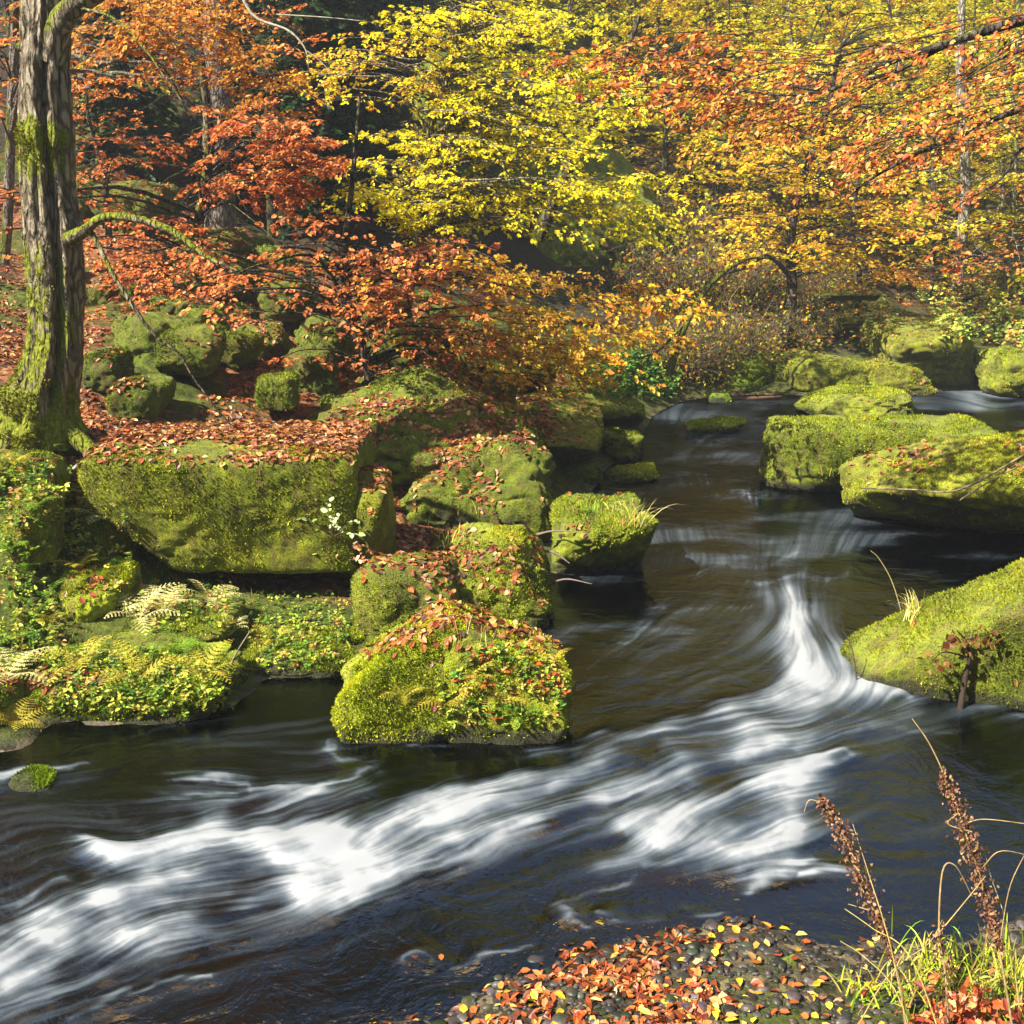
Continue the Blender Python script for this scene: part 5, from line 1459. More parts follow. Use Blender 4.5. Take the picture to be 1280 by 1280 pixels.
def local_shrub(name, h, seed, col=(.11, .085, .045)):
    rg = np.random.default_rng(seed)
    root = empty(name, (0, 0, 0), 'x', 'shrub')
    P, Rr, P2, R2 = [], [], [], []
    for i in range(46):
        a = rg.uniform(0, 6.28); lean = rg.uniform(.1, .9); L = h * rg.uniform(.6, 1.1)
        q = np.linspace(0, 1, 7)[:, None]
        p = np.array([math.cos(a) * .25 * rg.random(), math.sin(a) * .25 * rg.random(), -.1]) + np.array([math.cos(a) * lean, math.sin(a) * lean, 1]) * q * L
        p[:, 2] -= .35 * lean * L * q[:, 0] ** 2; p += np.cumsum(rg.normal(0, .03, (7, 3)), 0)
        P.append(p); Rr.append(np.linspace(.014, .003, 7))
        for j in range(14):
            k = rg.integers(1, 6); d = unit(rg.normal(size=3) * [1, 1, .6] + [0, 0, .3]); l = rg.uniform(.2, .7)
            t = np.linspace(0, 1, 4)[:, None]
            P2.append(p[k] + d * l * t + np.cumsum(rg.normal(0, .02, (4, 3)), 0) - [0, 0, .15] * t * t); R2.append(np.linspace(.006, .0018, 4))
    a_, b_ = tubes(np.array(P), np.array(Rr), 4), tubes(np.array(P2), np.array(R2), 3)
    c1 = pick(rg, [col, (.16, .13, .08), (.06, .045, .03)], len(P), .2).repeat(7 * 4, 0); c2 = pick(rg, [col, (.18, .13, .07), (.12, .10, .07)], len(P2), .25).repeat(4 * 3, 0)
    link('stem', mesh_data('stem', [(a_[0], a_[1], c1), (b_[0], b_[1], c2)]), M_TWIG, root)
    tips = np.array(P2)[:, -1]; k = rg.integers(0, len(tips), 1300)
    lf = leaves(tips[k] + rg.normal(0, .09, (1300, 3)), rg.normal(size=(1300, 3)), rg.normal(size=(1300, 3)), rg.uniform(.05, .10, 1300), pick(rg, PAL_BROWN[:2] + YO_PAL[3:] + GY_PAL[:3] + [srgb(90, 110, 40), srgb(110, 120, 44)], 1300), rg, quad=True)
    link('foliage', mesh_data('foliage', [lf], smooth=False), M_LEAF, root)
    return root


_seen = set()


def plant(proto, u, d, rz, s, label, group=None, cat=None, v=None, sink=.1, at=None):
    """stand a (copy of a) kind on the ground d metres out, in line with column u"""
    o = proto if proto.name not in _seen else copy_tree(proto)
    _seen.add(o.name)
    x = (u - 640) / F * d * 1.0
    if at is not None: p = np.array(at) - [0, 0, sink]
    else:
        z, _ = ground_z(np.array([x]), np.array([d])); p = np.array([x, d, z[0] - sink])
    o.location = p; o.rotation_euler = (0, 0, rz); o.scale = (s, s, s)
    o['label'] = label
    if group: o['group'] = group
    elif 'group' in o: del o['group']
    if cat: o['category'] = cat
    return o


yb = local_tree('beech_tree', 9, 2.8, Y_PAL + GY_PAL[:2], 201, M_BARK_DARK, nb=66, low=.08)
ob = local_tree('beech_tree', 9, 2.7, YO_PAL + GY_PAL[:2] + O_PAL[:1], 202, M_BARK_DARK, nb=62, low=.08)
gb = local_tree('beech_tree', 10, 3.0, GY_PAL + Y_PAL[:1], 203, M_BARK_PALE, nb=66, low=.08)
rb = local_tree('beech_tree', 6, 2.0, R_PAL + O_PAL[3:4], 204, M_BARK_DARK, nb=38, leaf=.11)
sp = local_spruce('spruce_tree', 15, 205)
sh = local_shrub('bare_shrub', 1.7, 206)
rg = np.random.default_rng(77)
GW = 'autumn trees of the wood across the stream'
trees_bg = [
    (yb, 1000, 34, 1.0, 'yellow beech in the wood straight above the far bend'), (gb, 900, 40, 1.1, 'greenish yellow beech at the top right of centre'),
    (yb, 1120, 38, 1.2, 'tall yellow beech behind the hanging orange boughs'), (gb, 1230, 36, 1.1, 'yellow green beech at the right edge behind the birch'),
    (ob, 1150, 29, .7, 'low orange beech behind the far leafy boulder'), (ob, 1270, 30, .85, 'orange beech at the right edge above the pale bank'),
    (yb, 1300, 42, 1.3, 'big yellow beech in the haze at the top right corner'), (gb, 1060, 50, 1.5, 'hazy yellow green beech at the top between the orange boughs'),
    (yb, 960, 56, 1.5, 'far hazy yellow beech above the golden tree'), (ob, 860, 33, .9, 'rusty beech above the brown thicket'),
    (yb, 780, 32, .9, 'yellow beech on top of the green cliff end'), (ob, 940, 28, .6, 'small orange beech behind the thicket'),
    (gb, 650, 36, 1.1, 'green yellow beech above the mossy cliff'), (yb, 560, 34, 1.0, 'yellow beech on the cliff edge at the top centre'),
    (ob, 170, 24, .85, 'orange beech on the slope left of the grey trunk'), (rb, 60, 20, .8, 'red beech low on the slope behind the big trunk'),
    (rb, 350, 21, .75, 'red beech in front of the dark cliff right of the grey trunk'), (rb, 150, 17.5, .45, 'small red beech on the leaf slope right of the big trunk'),
    (rb, -60, 18, .8, 'red beech cut by the left edge behind the big trunk'), (ob, 1380, 27, .9, 'orange beech just outside the right edge'), (gb, 1180, 60, 1.6, 'pale far beech at the top right'),
    (yb, 1010, 46, 1.4, 'bright yellow beech at the top just right of centre'), (gb, 1120, 47, 1.4, 'light yellow green beech at the top right behind the boughs'), (yb, 1210, 52, 1.5, 'sunlit yellow beech at the top near the right corner'), (yb, 930, 45, 1.2, 'yellow beech above the rusty beech at the top'), (yb, 1260, 44, 1.2, 'yellow beech filling the top right corner'),
    (gb, 700, 30, .8, 'yellow green beech rising behind the green cliff end'), (ob, 820, 30, .8, 'orange beech over the left side of the thicket'), (yb, 890, 30.5, .8, 'yellow beech right behind the thicket'),
    (ob, 1000, 30, .8, 'rusty orange beech behind the golden tree'), (gb, 1080, 31, .9, 'yellow green beech behind the orange sapling'), (yb, 1180, 32, .9, 'golden beech behind the pale birch'), (gb, 1240, 28, .6, 'low pale green beech on the right bank'),
    (ob, 1110, 34, .9, 'orange beech half hidden behind the golden tree crown'), (gb, 960, 36, 1.0, 'pale yellow beech behind the rusty orange one'), (yb, 740, 40, 1.2, 'yellow beech high above the green cliff end'), (yb, 840, 38, 1.1, 'yellow beech high above the thicket'),
    (yb, 1420, 36, 1.2, 'yellow beech outside the right edge'), (ob, -180, 26, 1.0, 'orange beech outside the left edge')]
for i, (p, u, d, s, lb) in enumerate(trees_bg):
    plant(p, u, d, rg.uniform(0, 6.28), s, lb, GW)
GS = 'dark conifers on the shaded hillside'
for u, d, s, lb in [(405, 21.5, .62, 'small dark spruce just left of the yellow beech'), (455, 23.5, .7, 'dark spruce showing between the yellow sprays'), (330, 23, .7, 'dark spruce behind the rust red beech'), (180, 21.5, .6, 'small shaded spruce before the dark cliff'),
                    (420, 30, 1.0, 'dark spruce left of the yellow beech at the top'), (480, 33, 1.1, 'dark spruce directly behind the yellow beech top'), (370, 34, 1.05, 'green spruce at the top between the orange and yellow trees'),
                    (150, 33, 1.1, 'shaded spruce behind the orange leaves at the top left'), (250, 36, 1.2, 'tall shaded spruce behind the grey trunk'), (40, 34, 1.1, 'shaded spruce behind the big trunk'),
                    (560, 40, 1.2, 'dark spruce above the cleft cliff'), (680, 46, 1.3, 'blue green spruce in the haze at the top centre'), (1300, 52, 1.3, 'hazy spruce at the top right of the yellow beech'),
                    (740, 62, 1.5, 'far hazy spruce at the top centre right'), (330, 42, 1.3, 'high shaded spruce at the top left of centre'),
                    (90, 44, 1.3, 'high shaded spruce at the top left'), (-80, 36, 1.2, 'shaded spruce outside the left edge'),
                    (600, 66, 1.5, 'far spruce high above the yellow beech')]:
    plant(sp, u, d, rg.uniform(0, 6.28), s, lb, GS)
GB = 'bare brown shrubs of the thicket'
for u, d, s, lb in [(840, 21.8, .95, 'bare brown shrub at the waterline right of the yellow sprays'), (880, 22.3, 1.0, 'bare brown shrub in the middle of the thicket'), (925, 22.8, 1.0, 'bare shrub left of the dark curved stem'),
                    (865, 25, 1.3, 'tall bare shrub at the back of the thicket'), (915, 25.5, 1.3, 'purplish bare shrub behind the thicket'), (810, 25, 1.1, 'bare shrub against the green cliff end'),
                    (960, 26, 1.0, 'bare shrub behind the dark curved stem'), (830, 28, 1.3, 'high bare shrub above the cliff end'), (900, 29, 1.4, 'high bare shrub under the golden tree'),
                    (1020, 27.5, .9, 'bare shrub behind the perched slab boulder'), (1000, 23.8, .6, 'low bare shrub on the far boulders')]:
    plant(sh, u, d, rg.uniform(0, 6.28), s, lb, GB)
# the wood far behind reads as one mass
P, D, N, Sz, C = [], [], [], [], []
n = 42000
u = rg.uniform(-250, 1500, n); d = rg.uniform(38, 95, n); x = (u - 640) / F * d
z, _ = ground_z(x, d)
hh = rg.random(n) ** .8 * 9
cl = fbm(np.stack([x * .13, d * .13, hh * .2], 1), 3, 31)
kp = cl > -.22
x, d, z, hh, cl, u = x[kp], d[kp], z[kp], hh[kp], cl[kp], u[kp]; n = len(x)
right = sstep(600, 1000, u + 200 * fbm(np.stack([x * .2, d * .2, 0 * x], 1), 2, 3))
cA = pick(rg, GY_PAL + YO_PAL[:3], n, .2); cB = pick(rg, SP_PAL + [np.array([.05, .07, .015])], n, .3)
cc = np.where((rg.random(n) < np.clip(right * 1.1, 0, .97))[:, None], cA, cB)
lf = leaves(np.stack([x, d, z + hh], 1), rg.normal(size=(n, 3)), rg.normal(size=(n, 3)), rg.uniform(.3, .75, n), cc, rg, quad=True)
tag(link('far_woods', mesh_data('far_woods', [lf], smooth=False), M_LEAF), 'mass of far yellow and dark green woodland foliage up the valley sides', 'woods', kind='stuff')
print('background', round(time.time() - T0, 1))
# ------------------------------------------------------------------ ferns, herbs, grass, dry stems
FERN_PAL = {'pale': [srgb(226, 218, 140), srgb(236, 228, 170), srgb(212, 200, 104)], 'green': [srgb(120, 160, 40), srgb(150, 176, 50), srgb(96, 140, 36)],
            'gold': [srgb(190, 176, 50), srgb(170, 160, 44), srgb(204, 180, 70)]}


def fern_mesh(seed, pal, nf=7, L=.42):
    rg = np.random.default_rng(seed)
    pos, dd, nn, sz, st, sr = [], [], [], [], [], []
    for i in range(nf):
        a = i / nf * 6.28 + rg.normal(0, .3); l = L * rg.uniform(.65, 1.15); el = rg.uniform(.75, 1.25)
        q = np.linspace(0, 1, 24)
        an = el - 1.5 * q ** 1.3
        r = np.cumsum(np.cos(an)) / 24 * l; z = np.cumsum(np.sin(an)) / 24 * l
        P = np.stack([r * math.cos(a), r * math.sin(a), z], 1)
        T = unit(np.gradient(P, axis=0)); S = np.array([-math.sin(a), math.cos(a), 0])
        Nn = np.cross(T, S) * -1
        for sgn in (1, -1):
            for j in range(2, 24, 2):
                w = l * .30 * math.sin(math.pi * min(1, (q[j] - .06) * .95 + .12)) ** .8 * (1.02 - q[j]) ** .35
                d = unit(S * sgn + T[j] * .55 - np.array([0, 0, .25]))
                # each pinna is a short chain of leaflets
                for t in np.arange(.04, .98, .115):
                    for s2 in (1, -1):
                        e = unit(np.cross(Nn[j], d)) * s2
                        pos.append(P[j] + d * w * t); dd.append(d * .8 + e + rg.normal(0, .12, 3)); nn.append(Nn[j] + rg.normal(0, .15, 3)); sz.append(max(.006, w * .17 * (1.05 - t)))
        st.append(P[::4]); sr.append(np.linspace(.0035, .001, len(P[::4])))
    pos, dd, nn, sz = map(np.array, (pos, dd, nn, sz))
    lf = leaves(pos, dd, nn, sz, pick(rg, pal, len(pos), .14), rg, quad=True)
    tb = tubes(np.array(st), np.array(sr), 3, np.array(pal[0]) * .6)
    return mesh_data('fern', [lf, tb], smooth=False)


FERNS = {k: [fern_mesh(300 + i * 7 + len(k), p, nf, L) for i, (nf, L) in enumerate(((6, .34), (8, .3)))] for k, p in FERN_PAL.items()}
rg = np.random.default_rng(8)
for u, v, k, s, lb in [
    (205, 765, 'pale', 1.15, 'pale yellow fern spreading in front of the square boulder'), (175, 775, 'pale', .9, 'pale fern left of the spreading one under the square boulder'),
    (262, 752, 'pale', .8, 'pale curled fern at the lower front of the square boulder'), (128, 650, 'pale', .8, 'single pale fern frond left of the square boulder'),
    (100, 712, 'gold', .7, 'yellow fern on top of the square yellow boulder'), (85, 570, 'green', .8, 'green fern among the roots of the big tree'), (20, 580, 'gold', .7, 'yellow green fern under the roots at the left edge'),
    (8, 850, 'pale', .9, 'pale fern at the left edge above the water'), (20, 905, 'gold', .7, 'yellow fern on the fern topped rock at the left edge'),
    (222, 815, 'green', .7, 'bright green fern in front of the dark hollow boulder'), (110, 830, 'gold', .8, 'yellow fern on the left end of the ferny hummock'),
    (175, 850, 'gold', .8, 'golden fern hanging on the front of the ferny hummock'), (255, 845, 'gold', .75, 'golden fern on the right end of the ferny hummock'), (140, 870, 'green', .6, 'green fern low on the ferny hummock'),
    (290, 790, 'pale', .6, 'small pale fern at the mouth of the inlet'), (560, 880, 'gold', .55, 'golden fern low on the front of the bright mossy boulder'), (620, 872, 'gold', .6, 'golden fern on the lower right of the bright mossy boulder'),
    (590, 845, 'gold', .5, 'small golden fern mid front on the bright mossy boulder'), (690, 830, 'gold', .5, 'fern at the right tip of the bright mossy boulder'), (650, 895, 'green', .45, 'green fern at the waterline of the bright mossy boulder'),
    (505, 870, 'gold', .45, 'small fern on the left front of the bright mossy boulder'), (60, 780, 'gold', .7, 'yellow fern left of the square yellow boulder'), (30, 720, 'green', .7, 'green fern in the undergrowth at the left edge'),
    (345, 800, 'gold', .5, 'small fern on the grassy shelf by the inlet'), (40, 640, 'green', .7, 'green fern on the olive rock under the roots'), (15, 690, 'green', .7, 'green fern at the left edge halfway up the bank'), (75, 690, 'green', .6, 'green fern beside the square yellow boulder'), (35, 800, 'green', .7, 'green fern low on the bank at the left edge'), (60, 745, 'green', .6, 'green fern left of the yellow topped boulder'),
    (740, 640, 'green', .4, 'little green fern on top of the domed pool boulder')]:
    p = surface(u, v)
    o = bpy.data.objects.new('fern', FERNS[k][rg.integers(0, 2)]); COL.objects.link(o)
    if not o.data.materials: o.data.materials.append(M_FERN)
    o.location = p + [0, -.01, -.01]; o.rotation_euler = (rg.normal(0, .12) + .15, rg.normal(0, .12), rg.uniform(0, 6.28)); s *= 1.3; o.scale = (s, s, s)
    tag(o, lb, 'fern', 'ferns on the left bank')

# herbs and seedlings too many to count
def herb_patch(name, label, poly, n, pal, size=(.02, .05), h=(.04, .16), seed=1, stems=True, nl=6):
    rg = np.random.default_rng(seed)
    px = ell(poly, n, rg)
    B = np.array([surface(u, v) for u, v in px])
    dist = np.linalg.norm(B - [0, 0, CAM_H], axis=1)
    hh = rg.uniform(*h, n)
    top = B + np.stack([rg.normal(0, .35, n) * hh, rg.normal(-.1, .35, n) * hh, hh], 1)
    mid = (B + top) / 2 + rg.normal(0, .012, (n, 3))
    P = np.stack([B - [0, 0, .02], mid, top], 1)
    parts = [tubes(P, np.array([[.0022, .0018, .001]]) * np.ones((n, 1)), 3, (.10, .10, .03))]
    li = np.repeat(np.arange(n), nl); t = rg.uniform(.3, 1.05, len(li))[:, None]
    pos = B[li] * (1 - t) + top[li] * t
    d = rg.normal(size=(len(li), 3)) * [1, 1, .35] + [0, -.1, .1]
    base = pick(rg, pal, n, .15)[li] * np.exp(rg.normal(0, .15, (len(li), 1)))
    parts.append(leaves(pos, d, rg.normal(0, .45, (len(li), 3)) + [0, -.2, 1], rg.uniform(*size, len(li)), base, rg))
    return tag(link(name, mesh_data(name, parts, smooth=False), M_FERN), label, 'undergrowth', kind='stuff')


HERB = [srgb(110, 140, 40), srgb(150, 160, 50), srgb(180, 180, 70), srgb(80, 120, 40), srgb(130, 150, 44), srgb(170, 136, 70)]
herb_patch('undergrowth', 'tangle of small green and tan herbs on the left bank below the tree', [(0, 585), (90, 590), (110, 690), (70, 720), (75, 830), (0, 850)], 360, HERB, seed=1)
herb_patch('undergrowth', 'herbs and dead leaves between the square boulder and the hollow boulder', [(90, 620), (160, 650), (180, 740), (300, 740), (300, 800), (160, 790), (110, 720)], 110, HERB, seed=2)
herb_patch('undergrowth', 'small plants growing over the ferny hummock by the water', [(50, 825), (160, 810), (290, 840), (295, 890), (180, 902), (60, 890)], 420, HERB[:4] + HERB[2:3], (.015, .04), (.02, .09), seed=3)
herb_patch('undergrowth', 'brown and green plants clothing the lower front of the bright mossy boulder', [(540, 870), (600, 815), (650, 805), (712, 850), (705, 905), (640, 915), (560, 905)], 230, HERB + [srgb(190, 96, 46), srgb(206, 180, 90)], (.018, .045), (.02, .09), seed=4)
herb_patch('undergrowth', 'dry leaves and herbs on the shelf by the inlet', [(300, 780), (430, 770), (440, 830), (330, 840)], 200, HERB, (.015, .04), (.02, .08), seed=5)
herb_patch('undergrowth', 'low herbs in the hollow under the square boulder', [(300, 742), (440, 742), (450, 785), (300, 785)], 150, HERB[:4], (.012, .03), (.02, .06), seed=9)
herb_patch('undergrowth', 'green ground plants at the far waterline under the yellow sprays', [(700, 460), (840, 440), (850, 500), (790, 505), (720, 490)], 460, [srgb(70, 110, 30), srgb(110, 140, 40), srgb(50, 90, 30)], (.05, .11), (.1, .35), seed=6)
herb_patch('undergrowth', 'pale green ground plants on the upper right bank', [(1140, 360), (1280, 350), (1280, 440), (1180, 430)], 520, [srgb(150, 170, 60), srgb(180, 190, 90), srgb(120, 140, 50), srgb(190, 150, 70)], (.06, .14), (.1, .4), seed=7)
herb_patch('undergrowth', 'leafy ground cover under the trees of the far bank', [(880, 400), (1080, 340), (1150, 360), (1100, 440), (980, 450), (900, 450)], 420, [srgb(120, 120, 40), srgb(150, 110, 50), srgb(90, 100, 30)], (.06, .13), (.1, .35), seed=8)

# grass and moss tufts between the boulders of the left bank
_n = 5200
_rg = np.random.default_rng(61)
_x = _rg.uniform(-4.2, -.6, _n); _y = _rg.uniform(6.2, 9.6, _n)
_z, _d = ground_z(_x, _y)
_k = (_d > .03) & (fbm(np.stack([_x, _y, 0 * _x], 1) * 1.6, 3, 4) > -.12)
_x, _y, _z = _x[_k], _y[_k], _z[_k]; _n = len(_x)
_g = unit(_rg.normal(0, .4, (_n, 3)) + [0, -.1, 1]); _h = _rg.uniform(.03, .10, _n)
_s = unit(np.cross(_g, _rg.normal(size=(_n, 3)))) * .004
_p = np.stack([_x, _y, _z - .01], 1)
_V = np.stack([_p - _s, _p + _s, _p + _g * _h[:, None]], 1).reshape(-1, 3)
tag(link('grass', mesh_data('grass', [(_V, np.arange(3 * _n).reshape(-1, 3), np.repeat(pick(_rg, [srgb(130, 150, 40), srgb(90, 120, 34), srgb(170, 170, 60), srgb(150, 110, 60)], _n), 3, 0))], smooth=False), M_FERN),
    'short grass and moss tufts between the boulders of the left bank', 'grass', kind='stuff')

# pale leaved seedlings hanging on the square boulder
def seedling(u, v, n, label, pal, s=.05, spread=.16, seed=1):
    rg = np.random.default_rng(seed); b = surface(u, v) + [0, -.03, 0]
    root = empty('seedling', b, label, 'seedling')
    P = []; pos = []; dv = []
    for i in range(n):
        t = b + np.array([rg.normal(0, spread), -abs(rg.normal(.05, .06)), rg.uniform(.02, .3)])
        P.append(spline(np.array([b, (b + t) / 2 + [0, -.03, .03], t]), 5))
        for j in range(4): pos.append(P[-1][rg.integers(2, 5)]); dv.append(rg.normal(size=3) * [1, .6, .6])
    pos = np.array(pos); m = len(pos)
    V = tubes(np.array(P), np.linspace(.003, .0012, 5)[None] * np.ones((n, 1)), 4, (.09, .05, .03))
    link('stem', mesh_data('stem', shift([V], b)), M_TWIG, root)
    link('foliage', mesh_data('foliage', shift([leaves(pos, np.array(dv), rg.normal(0, .3, (m, 3)) + [-.3, -.6, .8], s * rg.uniform(.7, 1.2, m), pick(rg, pal, m), rg)], b), smooth=False), M_FERN, root)


seedling(418, 668, 9, 'seedling with pale green leaves growing on the crack of the square boulder', [srgb(170, 186, 120), srgb(120, 150, 60), srgb(200, 206, 150)], seed=21)
seedling(452, 706, 8, 'seedling with whitish drooping leaves at the lower right corner of the square boulder', [srgb(222, 206, 150), srgb(206, 190, 120), srgb(200, 130, 90)], s=.06, seed=22)
seedling(1150, 655, 4, 'seedling with brown hanging leaves under the overhanging boulder', [srgb(190, 110, 50), srgb(220, 170, 110)], s=.07, spread=.06, seed=23)

# sapling in front of the wedge boulder
def sapling():
    pts = np.array([[*G(1200, 888, 0), .022], [*(W(1206, 850, 6.75)), .018], [*W(1212, 822, 6.75), .014], [*W(1206, 800, 6.75), .008], [*W(1196, 788, 6.72), .003]])
    b = pts[0, :3]; root = empty('sapling', b, 'dark stemmed sapling with a few brown leaves before the wedge boulder', 'sapling')
    br = [pts, np.array([[*pts[2, :3], .008], [*W(1180, 815, 6.7), .005], [*W(1165, 828, 6.65), .002]]), np.array([[*pts[3, :3], .006], [*W(1228, 795, 6.7), .004], [*W(1245, 790, 6.7), .002]])]
    link('stem', mesh_data('stem', shift([tube_curve(p, 12, 7, (.035, .022, .016)) for p in br], b)), M_TWIG, root)
    rg = np.random.default_rng(5); pos = []
    for u, v, n in ((1170, 825, 9), (1195, 800, 12), (1212, 805, 9), (1240, 795, 9), (1225, 800, 5), (1262, 855, 3), (1185, 840, 4)):
        for _ in range(n): pos.append(W(u + rg.normal(0, 8), v + rg.normal(0, 7), 6.7 + rg.normal(0, .05)))
    pos = np.array(pos); m = len(pos)
    link('foliage', mesh_data('foliage', shift([leaves(pos, rg.normal(size=(m, 3)) + [0, 0, -.8], rg.normal(size=(m, 3)) + [-.3, -.8, .2], rg.uniform(.04, .07, m), pick(rg, PAL_BROWN + [srgb(220, 170, 90)], m), rg)], b), smooth=False), M_LEAF, root)


sapling()


def grass(name, label, base, n, L, spread, pal, seed, lean=(0, 0), w=.003, rad=.06, group=None, cat='grass tuft'):
    rg = np.random.default_rng(seed); base = np.asarray(base, float)
    a = rg.uniform(0, 6.28, n); out = rg.uniform(.05, spread, n); l = L * rg.uniform(.5, 1.1, n)
    b = np.stack([rg.normal(0, rad, n), rg.normal(0, rad, n), np.full(n, -.02)], 1)
    dirv = np.stack([np.cos(a) * out + lean[0], np.sin(a) * out + lean[1], np.ones(n)], 1)
    q = np.linspace(0, 1, 6)
    P = b[:, None] + dirv[:, None] * (l[:, None] * q)[..., None]
    P[..., 2] -= (l * (.25 + .6 * out))[:, None] * q ** 2.2
    s = unit(np.cross(dirv, rg.normal(size=(n, 3)))) * w
    wq = np.array([1, 1, .9, .7, .45, .05])
    V = np.stack([P - s[:, None] * wq[None, :, None], P + s[:, None] * wq[None, :, None]], 2)
    idx = np.arange(n * 12).reshape(n, 6, 2)
    f = np.stack([idx[:, :-1, 0], idx[:, :-1, 1], idx[:, 1:, 1], idx[:, 1:, 0]], -1).reshape(-1, 4)
    C = pick(rg, pal, n, .2).repeat(12, 0)
    o = link(name, mesh_data(name, [(V.reshape(-1, 3), f, C)], smooth=False), M_FERN, origin=base)
    return tag(o, label, cat, group)


STRAW = [srgb(206, 186, 110), srgb(190, 160, 80), srgb(170, 176, 60), srgb(224, 206, 150)]
GRN = [srgb(170, 190, 40), srgb(140, 170, 36), srgb(200, 200, 70), srgb(110, 140, 30), srgb(210, 190, 90), srgb(170, 150, 80), srgb(120, 110, 50)]
grass('grass_tuft', 'dry straw grass tuft on the tip of the wedge boulder', surface(1142, 772), 60, .34, .5, STRAW, 31, lean=(-.12, 0), rad=.04)
grass('grass_tuft', 'thin dry grass growing on the right of the domed pool boulder', surface(790, 655), 40, .45, .7, STRAW, 32, lean=(.25, 0), w=.0025, rad=.05)
grass('grass_tuft', 'short green grass tuft on top of the domed pool boulder', surface(752, 634), 90, .16, .6, GRN, 33, rad=.12)
grass('grass_tuft', 'tall thin grass stems on the ridge of the bright mossy boulder', surface(588, 815), 26, .35, .4, STRAW, 34, rad=.07, w=.002)
grass('grass_tuft', 'grass fringe on the leafy boulder behind the bright mossy boulder', surface(570, 672), 70, .2, .6, GRN + STRAW, 35, rad=.14)
grass('grass_tuft', 'sparse grass stems under the ledge boulder', surface(585, 640), 34, .25, .5, GRN + STRAW, 36, rad=.14, w=.002)
grass('grass_tuft', 'yellow green grass at the shaded crease of the flat topped block boulder', surface(1030, 590), 40, .2, .6, GRN, 37, rad=.1)
for i, (u, v, lb) in enumerate([(1245, 1262, 'dense yellow green grass clump in the bottom right corner'), (1190, 1225, 'yellow green grass clump above the orange leaves at the bottom right'),
                                (1265, 1205, 'light green grass clump at the right edge above the corner'), (1130, 1262, 'thin grass clump left of the bottom right corner'), (1085, 1240, 'sparse grass clump beside the straw coloured moss cushion')]):
    b = G(u, v, .12); z, _ = ground_z(b[:1], b[1:2]); b[2] = max(z[0], 0)
    grass('grass_tuft', lb, b, (260, 170, 170, 60, 40)[i], .24, .8, GRN, 40 + i, rad=(.14, .11, .1, .1, .06)[i], w=.0035)
rgk = np.random.default_rng(14)
Q = np.array([G(u, v, .25) for u, v in zip(rgk.normal(1210, 45, 170), rgk.normal(1252, 22, 170))])
zq, _ = ground_z(Q[:, 0], Q[:, 1])
Q[:, 2] = np.maximum(zq, 0) + rgk.uniform(.02, .12, 170)
lf = leaves(Q, rgk.normal(size=(170, 3)), rgk.normal(0, .6, (170, 3)) + [0, -.4, 1], rgk.uniform(.035, .065, 170), pick(rgk, [srgb(196, 106, 56), srgb(170, 76, 40), srgb(206, 140, 90), srgb(120, 50, 34)], 170), rgk)
tag(link('leaf_litter', mesh_data('leaf_litter', [lf], smooth=False), M_LITTER), 'salmon orange leaves caught in the grass of the bottom right corner', 'leaf litter', kind='stuff')


# dry seed stems in front: dock with rusty seeds, and straw stalks
def dry_stem(name, label, pts, seeds, seed, col=(.30, .20, .09), r=.005, scol=None, twigs=()):
    rg = np.random.default_rng(seed)
    p = np.array([W(u, v, d) for u, v, d in pts]); n = len(p)
    zb, _ = ground_z(p[:1, 0], p[:1, 1]); p[0, 2] = max(zb[0], -.1) - .02
    rows = np.concatenate([p, np.linspace(r, r * .35, n)[:, None]], 1)
    b = p[0]; root = empty(name, b, label, 'dry plant')
    wood = [tube_curve(rows, 26, 6, col)]
    for tw in twigs:
        q = np.array([W(u, v, d) for u, v, d in tw]); wood.append(tube_curve(np.concatenate([q, np.linspace(r * .5, r * .25, len(q))[:, None]], 1), 12, 5, np.array(col) * 1.3))
    link('stem', mesh_data('stem', shift(wood, b)), M_TWIG, root)
    if seeds:
        s = spline(p, 200); m = int(seeds[2] * 1.5)
        k = (rg.uniform(seeds[0], seeds[1], m) * 199).astype(int)
        spread = .021
        pos = s[k] + rg.normal(0, spread, (m, 3)) * [1, 1, .8] * (.4 + .6 * np.sin(np.pi * np.clip((k / 199 - seeds[0]) / (seeds[1] - seeds[0]), 0, 1)))[:, None]
        lf = leaves(pos, rg.normal(size=(m, 3)) + [0, 0, -1.2], rg.normal(size=(m, 3)), rg.uniform(.009, .021, m), pick(rg, scol or [(.13, .05, .025), (.19, .085, .04), (.09, .035, .02), (.28, .17, .08)], m, .25), rg)
        link('seed_head', mesh_data('seed_head', shift([lf], b), smooth=False), M_LITTER, root)


